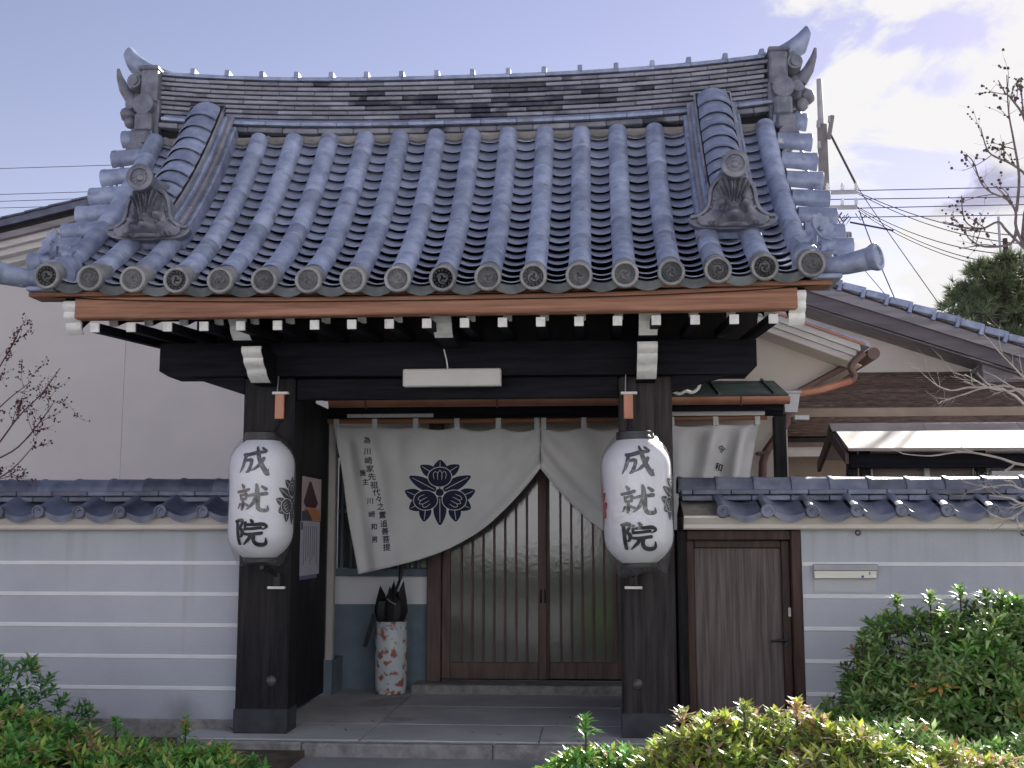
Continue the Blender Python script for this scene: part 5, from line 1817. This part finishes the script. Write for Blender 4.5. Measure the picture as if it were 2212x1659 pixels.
part('gable_board', MB().prism([(yE - 0.01, zE - 0.02), (yR, zR - 0.03), (2 * yR - yE + 0.01, zE - 0.02), (2 * yR - yE + 0.01, zE - 0.10), (yR, zR - 0.13), (yE - 0.01, zE - 0.10)], xl0, xl0 + 0.028, 'x'), BROWND, rf)
part('eave_beam', MB().box(xl0 + 0.08, 5.6, yE + 0.20, yE + 0.28, zE - 0.12, zE - 0.01, 0.004), DARKB, rf)
for px in (1840, 1868, 2117):
    x_ = at(px, 1010, 9.42).x
    part('screen_post', MB().box(x_ - 0.038, x_ + 0.038, 9.38, 9.46, 0.0, zE + 0.05, 0.005), DARKW, rf)
for px in (1880, 2003, 2109, 2125):
    x_ = at(px, 1010, 9.44).x
    part('pale_batten', MB().box(x_ - 0.022, x_ + 0.022, 9.45, 9.48, 0.0, zE - 0.02, 0.003), LBOARD, rf)
x_a, x_b = at(1870, 1010, 9.5).x, at(2118, 1010, 9.5).x
part('screen_panel', MB().box(x_a, x_b, 9.49, 9.51, 0.0, zE + 0.02), mat('mauve_brown_panel', (0.20, 0.15, 0.14), (0.27, 0.21, 0.19), 4, 0.8), rf)
part('screen_panel', MB().box(x_b + 0.001, 5.6, 9.49, 9.51, 0.0, zE + 0.02), LBOARD, rf)
w0, w1 = at(2135, 1012, 9.48), at(2260, 1060, 9.48)
wn_ = part('round_window', MB().box(w0.x, w1.x, 9.470, 9.489, w1.z - 0.2, w0.z, 0.03), GREYB, rf)
part('window_pane', MB().box(w0.x + 0.02, w1.x - 0.02, 9.466, 9.4695, w1.z - 0.18, w0.z - 0.02), GLASS, wn_)

# added unseen house: sunlit wall bounces fill onto the gate, mirrored in porch glass
fh = thing('fill_house', (0, -6, 0), 'pale house added across the street to bounce fill light, mirrored in the sliding door glass', 'house')
HWALL = mat('fill_house_siding', (0.70, 0.73, 0.80), (0.75, 0.78, 0.85), 2, 0.85)  # pale blue-white, picked for the sunlight it throws back at the gate
part('house_wall', MB().box(-10, 10, -5.6, -5.3, -0.06, 5.4), HWALL, fh)
for k in range(17):
    part('siding_board', MB().box(-10, 10, -5.298, -5.27, 0.3 + k * 0.29, 0.57 + k * 0.29, 0.004), HWALL, fh)
for x_ in (-7.5, -3.5, 0.8, 4.6, 7.8):
    for z_ in (1.0, 3.5):
        w_ = part('window', MB().box(x_ - 0.85, x_ + 0.85, -5.269, -5.20, z_, z_ + 1.15, 0.02), GREYM, fh)
        part('window_pane', MB().box(x_ - 0.78, x_ + 0.78, -5.199, -5.195, z_ + 0.07, z_ + 1.08), GLASS, w_)
part('house_roof', MB().prism([(-4.7, 5.35), (-4.7, 5.45), (-8.5, 7.3), (-12.3, 5.45), (-12.3, 5.35)], -10.6, 10.6, 'x'), WALLTILE, fh)
hg = thing('facing_hedge', (0, -4.5, 0), 'dense clipped hedge across the street, mirrored in the sliding door glass', 'hedge')
b = MB()
r2 = random.Random(5)
for k in range(9000):
    x_, z_ = r2.uniform(-9, 9), r2.uniform(0, 1.35)
    p = Vector((x_, -4.2 - r2.uniform(0, 0.12), z_ * 0.7))
    d = Vector((r2.uniform(-1, 1), r2.uniform(-.3, 1), r2.uniform(-.6, 1))).normalized() * 0.09
    e = d.cross(Vector((r2.uniform(-1, 1), r2.uniform(-1, 1), r2.uniform(-1, 1)))).normalized() * 0.025
    g_ = r2.uniform(0.6, 1.2)
    b.add([p - e, p + d, p + e], [(0, 1, 2)], (0.03 * g_, 0.07 * g_, 0.022 * g_))
tag(part('foliage', b, LEAF, hg, smooth=False), kind='stuff')
part('hedge_core', MB().box(-9, 9, -4.8, -4.32, -0.06, 0.92), mat('hedge_dark', (0.015, 0.028, 0.012), (0.03, 0.05, 0.02)), hg)

# ------------------------------------------------------------------ shrubs
def leaf_faces(mb, p, d, n, L, w, col, droop=0.15):
    """one folded lance leaf"""
    s = d.cross(n)
    if s.length < 1e-5:
        s = Vector((1, 0, 0))
    s.normalize()
    m1 = p + d * L * 0.55 + n * L * 0.03
    tip = p + d * L - n * L * droop
    q = p + d * L * 0.5 + n * (w * 0.35)
    mb.add([p, q + s * w, tip, q - s * w, m1], [(0, 1, 4), (1, 2, 4), (2, 3, 4), (3, 0, 4)], col)


def whorl(mb, p, a, L, w, rg, pal, n=9):
    a = a.normalized()
    t = a.cross(Vector((0.3, 0.2, 1)))
    if t.length < 1e-3:
        t = a.cross(Vector((1, 0, 0)))
    t.normalize()
    b2 = a.cross(t)
    wg = rg.choice((0.55, 0.8, 1.0, 1.0, 1.2, 1.5))
    base = tuple(x * wg for x in pal(rg))
    ph = rg.uniform(0, 6.28)
    for k in range(n):
        tier = k / n
        w_ = ph + k * 2.4
        out = t * math.cos(w_) + b2 * math.sin(w_)
        el = 0.15 + 1.05 * tier
        d = (out * math.cos(el) + a * math.sin(el)).normalized()
        nn = (a * math.cos(el) - out * math.sin(el)).normalized()
        g = rg.uniform(0.75, 1.25)
        c = base if tier < 0.75 else pal(rg, True)
        leaf_faces(mb, p + a * (tier * L * 0.5 - L * 0.3), d, nn, L * (1.05 - 0.45 * tier) * rg.uniform(0.8, 1.15), w * (1.0 - 0.3 * tier), tuple(min(0.9, x * g) for x in c), rg.uniform(0.05, 0.3))


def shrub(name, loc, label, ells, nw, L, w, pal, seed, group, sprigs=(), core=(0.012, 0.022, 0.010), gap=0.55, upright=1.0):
    rg = random.Random(seed)
    t = thing(name, loc, label, 'shrub', group)
    mb = MB()
    areas = [e[1][0] * e[1][2] for e in ells]
    tot = sum(areas)
    stems = MB()
    cnt = 0
    tries = 0
    while cnt < nw and tries < nw * 12:
        tries += 1
        r_ = rg.uniform(0, tot)
        for e, a in zip(ells, areas):
            r_ -= a
            if r_ <= 0:
                break
        c, rad = Vector(e[0]), e[1]
        d = Vector((rg.gauss(0, 1), rg.gauss(-0.35, 1), rg.gauss(0.45, 1))).normalized()
        if d.z < -0.35:
            continue
        q = c + Vector((d.x * rad[0], d.y * rad[1], d.z * rad[2]))
        nz = noise.noise(q * 2.6) * 0.22 + noise.noise(q * 7.0) * 0.13
        f = 1 + nz - abs(rg.gauss(0, 0.10))
        if noise.noise(q * 4.5 + Vector((9, 2, 5))) < -gap:
            f -= 0.25
        p = c + Vector((d.x * rad[0], d.y * rad[1], d.z * rad[2])) * f
        if p.z < 0.0:
            continue
        inside = False
        for e2 in ells:
            if e2 is not e:
                v = p - Vector(e2[0])
                if (v.x / e2[1][0]) ** 2 + (v.y / e2[1][1]) ** 2 + (v.z / e2[1][2]) ** 2 < 0.55:
                    inside = True
        if inside:
            continue
        ax = (d + Vector((0, 0, upright)) + Vector((rg.gauss(0, .25), rg.gauss(0, .25), rg.gauss(0, .2)))).normalized()
        whorl(mb, p, ax, L * rg.uniform(0.75, 1.2), w, rg, pal, rg.randint(7, 11))
        if cnt % 6 == 0:
            stems.tube([p - ax * 0.02, p - ax * 0.12 - d * 0.03, c + (p - c) * 0.55], [0.003, 0.004, 0.006], 4)
        cnt += 1
    for (p, h) in sprigs:
        p = Vector(p)
        for k in range(5):
            q = p + Vector((rg.uniform(-.006, .006), 0, h * (0.35 + 0.65 * k / 4)))
            whorl(mb, q, Vector((0, 0, 1)), L * (1.1 - 0.1 * k), w, rg, pal, 7)
        stems.tube([p - Vector((0, 0, 0.2)), p, p + Vector((0, 0, h))], [0.006, 0.005, 0.003], 5)
    tag(part('foliage', mb, LEAF, t, smooth=False), kind='stuff')
    part('branches', stems, BARKD, t)
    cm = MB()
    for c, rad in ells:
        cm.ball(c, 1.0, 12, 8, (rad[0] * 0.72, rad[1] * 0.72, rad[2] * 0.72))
    part('inner_shade', cm, mat('inner_shade_dark', core, tuple(x * 2 for x in core), 9, 0.9), t)  # near-black core balls: shade between the leaves put into their colour
    return t


def pal_low(rg, top=False):
    r_ = rg.random()
    if r_ < 0.13 and not top:
        return (0.62, 0.38, 0.22)
    if r_ < 0.34:
        return (0.36, 0.48, 0.09)
    return (0.14, 0.36, 0.08)


def pal_green(rg, top=False):
    r_ = rg.random()
    if r_ < 0.02:
        return (0.45, 0.26, 0.12)
    return (0.095, 0.27, 0.07) if r_ < 0.6 else (0.15, 0.32, 0.10)


def pal_deep(rg, top=False):
    r_ = rg.random()
    if r_ < 0.035 and not top:
        return (0.50, 0.26, 0.09)
    if top and r_ < 0.25:
        return (0.32, 0.42, 0.09)
    return (0.18, 0.36, 0.09) if r_ < 0.55 else (0.33, 0.44, 0.19)


def pal_sun(rg, top=False):
    r_ = rg.random()
    if top:
        return (0.48, 0.54, 0.09) if r_ < 0.75 else (0.30, 0.44, 0.09)
    if r_ < 0.30:
        return (0.60, 0.40, 0.28)
    if r_ < 0.62:
        return (0.42, 0.44, 0.20)
    return (0.22, 0.36, 0.09)


GS = 'evergreen shrubs in front of the walls'
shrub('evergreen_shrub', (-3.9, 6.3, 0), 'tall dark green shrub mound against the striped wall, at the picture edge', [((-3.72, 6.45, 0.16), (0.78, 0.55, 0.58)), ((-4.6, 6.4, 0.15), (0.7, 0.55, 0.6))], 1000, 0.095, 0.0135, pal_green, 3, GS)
shrub('evergreen_shrub', (-2.6, 5.7, 0), 'low spreading shrub with tan leaves among green, before the striped wall', [((-2.95, 5.75, 0.04), (0.72, 0.55, 0.42)), ((-2.10, 5.70, 0.02), (0.52, 0.45, 0.35)), ((-3.7, 5.6, 0.04), (0.6, 0.5, 0.46))], 2300, 0.090, 0.0130, pal_low, 4, GS,
      sprigs=[(at(400, 1600, 6.0) - Vector((0, 0, 0.02)), 0.12), (at(250, 1585, 6.0), 0.06), (at(545, 1655, 5.7) - Vector((0, 0, .05)), 0.08)])
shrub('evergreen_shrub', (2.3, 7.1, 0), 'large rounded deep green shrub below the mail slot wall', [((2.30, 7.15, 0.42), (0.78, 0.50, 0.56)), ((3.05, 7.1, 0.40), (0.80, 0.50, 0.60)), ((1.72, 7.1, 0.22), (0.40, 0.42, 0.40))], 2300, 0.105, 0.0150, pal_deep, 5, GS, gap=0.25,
      sprigs=[(at(1938, 1320, 7.1), 0.07), (at(2075, 1300, 7.1), 0.07), (at(2130, 1305, 7.1), 0.06), (at(2010, 1310, 7.1), 0.06), (at(1862, 1390, 7.1), 0.05)])
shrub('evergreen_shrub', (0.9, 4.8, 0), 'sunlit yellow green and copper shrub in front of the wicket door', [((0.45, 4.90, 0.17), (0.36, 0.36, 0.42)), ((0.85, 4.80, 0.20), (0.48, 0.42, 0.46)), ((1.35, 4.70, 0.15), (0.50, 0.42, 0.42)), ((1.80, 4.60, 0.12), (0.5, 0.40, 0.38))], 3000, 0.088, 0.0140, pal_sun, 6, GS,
      sprigs=[(at(1475, 1575, 4.9), 0.06), (at(1608, 1560, 4.8), 0.06), (at(1722, 1560, 4.8), 0.07)], upright=1.8)
shrub('evergreen_shrub', (0.0, 5.1, 0), 'small green shrub with one tall sprig, beside the gate step', [((0.05, 5.15, 0.10), (0.40, 0.34, 0.34))], 560, 0.088, 0.0130, pal_low, 8, GS, sprigs=[(at(1265, 1600, 5.1), 0.085)])
shrub('evergreen_shrub', (2.0, 5.6, 0), 'mid green leafy shrub tucked between the sunlit shrub and the large one', [((1.45, 5.7, 0.10), (0.45, 0.35, 0.38)), ((2.15, 5.5, 0.08), (0.55, 0.35, 0.38))], 800, 0.105, 0.0155, pal_deep, 9, GS)


# ------------------------------------------------------------------ bare trees
def twigs(mb, buds, pts, r0, r1, rg, n, Lt, depth, bud=0.0, spread=0.8, br=0.006, up=0.15):
    sp = smooth_pts([tuple(p) for p in pts], 4)
    m = len(sp)
    rad = [r0 + (r1 - r0) * i / (m - 1) for i in range(m)]
    mb.tube(sp, rad, 5)
    if bud and depth <= 1:
        for i in range(m):
            if rg.random() < bud:
                buds.ball(Vector(sp[i]) + Vector((rg.gauss(0, .008), rg.gauss(0, .008), rg.gauss(0, .008))), br * rg.uniform(0.6, 1.4), 5, 4)
    if depth <= 0:
        return
    for k in range(n):
        i = rg.randint(1, m - 1) if depth < 2 else rg.randint(m // 4, m - 1)
        p = Vector(sp[i])
        t = (Vector(sp[min(i + 1, m - 1)]) - Vector(sp[i - 1])).normalized()
        d = (t + Vector((rg.gauss(0, spread), rg.gauss(0, spread * 0.7), rg.gauss(up, spread)))).normalized()
        L = Lt * rg.uniform(0.5, 1.3)
        b2 = d + Vector((rg.gauss(0, .3), rg.gauss(0, .3), rg.gauss(0.15, .3)))
        q = [p, p + d * L * 0.5, p + d * L * 0.5 + b2.normalized() * L * 0.5]
        rr_ = max(0.0012, rad[i] * 0.55)
        twigs(mb, buds, q, rr_, rr_ * 0.45, rg, max(1, int(n * 0.75)), Lt * 0.55, depth - 1, bud, spread, br, up)


def bare_tree(name, label, loc, trunk, limbs, m, budm, rg, n, Lt, depth, bud, br, r=0.012, up=0.15, spread=0.8, trunk_r=0.05):
    t = thing(name, loc, label, 'tree')
    part('trunk', MB().tube(smooth_pts([tuple(p) for p in trunk], 4), [trunk_r * (1 - 0.5 * k / (4 * (len(trunk) - 1))) for k in range(4 * (len(trunk) - 1) + 1)], 8), m, t)
    for l in limbs:
        mb, bd = MB(), MB()
        twigs(mb, bd, l, r, r * 0.3, rg, n, Lt, depth, bud, spread, br, up)
        o = part('branch', mb, m, t)
        if bd.v:
            tag(part('buds', bd, budm, o), kind='stuff')
    return t


rg = random.Random(11)
P = lambda pts, Y: [at(x_, y_, Y) for x_, y_ in pts]
YB = 7.55
bare_tree('budding_tree', 'bare twiggy tree with dark red buds before the cream hall', (-4.9, YB, 0), [(-4.9, YB, -0.05), (-4.75, YB, 0.8), at(-90, 1050, YB)],
          [P([(-90, 1050), (-20, 980), (40, 900), (90, 850), (130, 795)], YB), P([(-90, 1050), (-20, 1000), (40, 965), (95, 900), (115, 870)], YB), P([(-90, 1050), (-60, 900), (-5, 800), (30, 740), (45, 705)], YB), P([(-90, 1050), (-30, 920), (10, 870), (60, 830)], YB), P([(-90, 1050), (-20, 1040), (30, 1010), (75, 960)], YB)],
          mat('red_brown_twig', (0.075, 0.030, 0.034), (0.13, 0.06, 0.062), 10, 0.8), BUDR, rg, 7, 0.15, 2, 0.36, 0.0055, r=0.008, trunk_r=0.04)
YB = 7.75
z8 = lambda x_, y_: ((1768 + x_ / 3.16) / 1.1157, (500 + y_ / 3.16) / 1.1157)
z9 = lambda x_, y_: ((1768 + x_ / 3.16) / 1.1157, (950 + y_ / 3.16) / 1.1157)
root = (2330, 1010)
bare_tree('garden_tree', 'pale leafless garden tree spreading over the tiled wall', (3.6, YB, 0), [(3.75, YB, -0.05), (3.7, YB, 1.0), at(*root, YB)],
          [P([root, z8(2300, 1400), z8(2212, 1300), z8(2050, 1130), z8(1900, 960)], YB), P([root, z8(2250, 1430), z8(2100, 1400), z8(1950, 1375), z8(1830, 1310), z8(1760, 1270)], YB),
           P([root, z8(2200, 1420), z8(1950, 1370), z8(1750, 1425), z8(1580, 1480)], YB), P([root, z8(2150, 1440), z8(1840, 1370), z8(1660, 1395), z8(1555, 1360)], YB),
           P([root, z9(2212, 540), z9(2000, 480), z9(1750, 440), z9(1500, 470), z9(1290, 455)], YB), P([root, z9(2250, 720), z9(2100, 690), z9(1890, 715)], YB),
           P([root, z9(2250, 820), z9(2100, 790), z9(1940, 770)], YB), P([root, z9(2212, 880), z9(2080, 950), z9(2000, 930)], YB)],
          mat('pale_twig', (0.34, 0.30, 0.27), (0.52, 0.47, 0.43), 12, 0.8), SEEDB, rg, 5, 0.17, 2, 0.0, 0.005, r=0.011, up=0.05, spread=0.55, trunk_r=0.06)
YB = 16.5
z4 = lambda x_, y_: ((2068 + x_ / 2.37) / 1.1157, (130 + y_ / 2.37) / 1.1157)
bare_tree('seed_head_tree', 'tall bare tree dotted with dark seed heads against bright cloud', (7.4, YB, 0), [(7.6, YB, -0.06), (7.4, YB, 3), at(*z4(990, 1180), YB), at(*z4(1010, 760), YB)],
          [P([z4(990, 1180), z4(905, 1000), z4(900, 900), z4(850, 830), z4(760, 790), z4(700, 730), z4(660, 620), z4(615, 570)], YB), P([z4(1000, 760), z4(948, 680), z4(870, 625), z4(780, 585), z4(735, 540), z4(700, 420)], YB),
           P([z4(990, 1150), z4(850, 1010), z4(800, 960), z4(700, 1000), z4(610, 950), z4(590, 810)], YB), P([z4(1010, 760), z4(960, 400), z4(880, 260), z4(840, 220), z4(800, 150)], YB), P([z4(905, 900), z4(920, 700), z4(890, 500), z4(860, 330), z4(850, 120)], YB),
           P([z4(905, 1000), z4(870, 1085), z4(720, 1100), z4(640, 1060), z4(615, 1020)], YB)],
          mat('grey_twig', (0.13, 0.105, 0.10), (0.22, 0.18, 0.17), 10, 0.85), SEEDB, rg, 5, 0.50, 2, 0.26, 0.019, r=0.024, trunk_r=0.10)

# pine beyond the residence
YB = 19.0
pc_ = at(*z4(860, 1430), YB)
pn = thing('pine_tree', (pc_.x, YB, 0), 'bushy green pine rising behind the tiled gable', 'tree')
part('trunk', MB().tube([(pc_.x, YB, -0.06), (pc_.x + 0.1, YB, 3), (pc_.x, YB, pc_.z + 1.1)], [0.17, 0.13, 0.04], 8), BARKD, pn)
nb, bb = MB(), MB()
r3 = random.Random(21)
cl = [(z4(r3.gauss(800, 130), r3.gauss(1420, 90)), r3.uniform(0.12, 0.3)) for _ in range(26)] + [(z4(860, 1230), 0.5), (z4(760, 1270), 0.55), (z4(930, 1290), 0.6), (z4(690, 1240), 0.28), (z4(600, 1370), 0.42), (z4(700, 1400), 0.6), (z4(560, 1440), 0.40), (z4(830, 1400), 0.7), (z4(930, 1450), 0.7), (z4(650, 1480), 0.55), (z4(770, 1520), 0.7), (z4(890, 1560), 0.7), (z4(1010, 1380), 0.7), (z4(1040, 1540), 0.8), (z4(850, 1180), 0.22)]
for (px, py), r_ in cl:
    c = at(px, py, YB + r3.uniform(-0.5, 0.5))
    r_ *= 0.72
    bb.tube([(pc_.x, YB, c.z - 0.5), c], [0.04, 0.012], 5)
    for k in range(int(170 * r_)):
        d = Vector((r3.gauss(0, 1), r3.gauss(0, 1), r3.gauss(0.1, 0.8))).normalized()
        q = c + Vector((d.x * r_, d.y * r_, d.z * r_ * 0.75)) * r3.uniform(0.35, 1.0)
        ax = (d + Vector((0, 0, 0.9))).normalized()
        g = r3.uniform(0.6, 1.3)
        colr = (0.15 * g, 0.185 * g, 0.09 * g)
        for j in range(13):
            e = (ax + Vector((r3.gauss(0, .55), r3.gauss(0, .55), r3.gauss(0, .55)))).normalized()
            s_ = e.cross(Vector((r3.uniform(-1, 1), r3.uniform(-1, 1), 0.2))).normalized() * 0.010
            nb.add([q - s_, q + e * r3.uniform(0.12, 0.20), q + s_], [(0, 1, 2)], colr)
tag(part('crown', nb, NEEDLE, pn, smooth=False), kind='stuff')
part('limbs', bb, BARKD, pn)

# ------------------------------------------------------------------ utility pole, cables
YU = 26.0
up_ = thing('utility_pole', (at(1783, 500, YU).x, YU, 0), 'concrete utility pole with crossarms and transformer beyond the gate roof', 'utility pole')
bx, tz_ = at(1784, 500, YU).x, at(1783, 171, YU).z
part('pole', MB().tube([(bx, YU, -0.06), (bx, YU, at(1783, 270, YU).z)], [0.16, 0.115], 12), CONCP, up_)
part('pole_tip', MB().tube([(bx - 0.02, YU, at(1783, 272, YU).z), (bx - 0.03, YU, tz_)], [0.075, 0.06], 8), GREYM, up_)
for (x0, x1, y_) in ((1745, 1852, 417), (1745, 1852, 450)):
    a, b_ = at(x0, y_, YU - 0.25), at(x1, y_, YU - 0.25)
    part('crossarm', MB().box(a.x, b_.x, YU - 0.30, YU - 0.22, a.z - 0.045, a.z + 0.045, 0.01), GREYM, up_)
    for f in (0.12, 0.40, 0.70, 0.98):
        x_ = a.x + (b_.x - a.x) * f
        part('insulator', MB().lathe([(0.02, 0), (0.05, 0.03), (0.03, 0.06), (0.05, 0.09), (0.03, 0.12), (0.02, 0.17)], 8, Matrix.Translation((x_, YU - 0.26, a.z + 0.045))), WHITEP, up_)
for (px, py) in ((1768, 275), (1770, 320), (1793, 265)):
    c = at(px, py, YU - 0.2)
    part('insulator', MB().tube([c, c + Vector((0.0, 0, 0.16))], [0.05, 0.035], 6), GREYM, up_)
part('brace', MB().tube([at(1790, 300, YU - 0.2), at(1798, 250, YU - 0.2)], 0.05, 6), CONCP, up_)
b = MB()
c0, c1 = at(1806, 505, YU - 0.4), at(1838, 548, YU - 0.4)
b.box(c0.x, c1.x, YU - 0.6, YU - 0.2, c1.z - 0.2, c0.z, 0.03)
for k in range(5):
    x_ = c0.x + (c1.x - c0.x) * (k + 0.5) / 5
    b.box(x_ - 0.012, x_ + 0.012, YU - 0.66, YU - 0.6, c1.z - 0.2, c0.z - 0.05)
part('transformer', b, GREYM, up_, ang=30)
lp = MB()
for k in range(9):
    a = at(r3.uniform(1790, 1850), r3.uniform(455, 470), YU - 0.3)
    lp.tube([a, a + Vector((0.10, 0, -0.16 - 0.1 * r3.random())), a + Vector((0.24, 0, -0.04))], 0.011, 5)
part('jumper_loops', lp, WIRE, up_)


def wire(pts, r_, label, grp, sag=0.0, Y=26.0):
    p = P(pts, Y)
    if len(p) == 2 and sag:
        p = [p[0].lerp(p[1], k / 8) - Vector((0, 0, sag * 4 * (k / 8) * (1 - k / 8))) for k in range(9)]
    tag(part('overhead_wire', MB().tube(smooth_pts([tuple(q) for q in p], 3) if len(p) > 2 else p, r_, 5), WIRE), label, 'wire', grp)


GWA, GWB, GWC = 'level wires right of the pole', 'sagging cables from the pole', 'wires beside the hall roof'
for (ya, yb), w_ in zip(((413, 402), (431, 424), (451, 440), (470, 463)), ('topmost', 'second from top', 'third from top', 'lowest')):
    wire([(1790, ya), (2300, yb)], 0.011, w_ + ' of the level power wires crossing the clouds from the pole', GWA)
for (ya, ye, sg), w_ in zip(((415, 512, 0.30), (418, 528, 0.35), (447, 545, 0.42), (450, 572, 0.45), (455, 585, 0.45)), ('topmost', 'second from top', 'middle', 'second from bottom', 'lowest')):
    wire([(1853, ya), (2300, ye)], 0.012, w_ + ' of the five sagging cables strung toward the pine', GWB, sag=sg)
wire([(1794, 290), (1850, 400)], 0.028, 'thick stay cable slanting down from the upper pole', 'stay cables of the pole')
wire([(1850, 400), (1900, 475), (2045, 680)], 0.011, 'thin stay wire dropping from the thick cable to the gable roof', 'stay cables of the pole')
wire([(1856, 455), (1890, 545), (1935, 650)], 0.013, 'service wire falling steeply from the lower crossarm to the gable', 'stay cables of the pole')
wire([(1836, 480), (1930, 498)], 0.022, 'short thick cable end beside the transformer', 'stay cables of the pole')
wire([(1835, 545), (1920, 645)], 0.010, 'faint service wire below the transformer meeting the gable', 'stay cables of the pole')
for (ya, yb), w_ in zip(((366, 354), (422, 410), (437, 424), (451, 440)), ('single faint power wire in open sky, well above the hall roof', 'upper of three close faint wires above the hall roof', 'middle of three close faint wires above the hall roof', 'lower of three close faint wires just above the hall roof')):
    wire([(-60, ya), (330, yb)], 0.009, w_, GWC, Y=30.0)
am = at(*z4(812, 1120), 21)
an = thing('antenna_mast', (am.x, 21, 0), 'thin grey antenna mast standing up out of the pine', 'antenna')
part('mast', MB().tube([(am.x, 21, -0.06), (am.x, 21, at(*z4(805, 930), 21).z)], 0.024, 6), GREYM, an)
part('mast_arms', MB().tube([at(*z4(785, 1210), 21), at(*z4(850, 1190), 21)], 0.015, 5).tube([at(*z4(860, 1190), 21), at(*z4(872, 1080), 21)], 0.02, 5), GREYM, an)
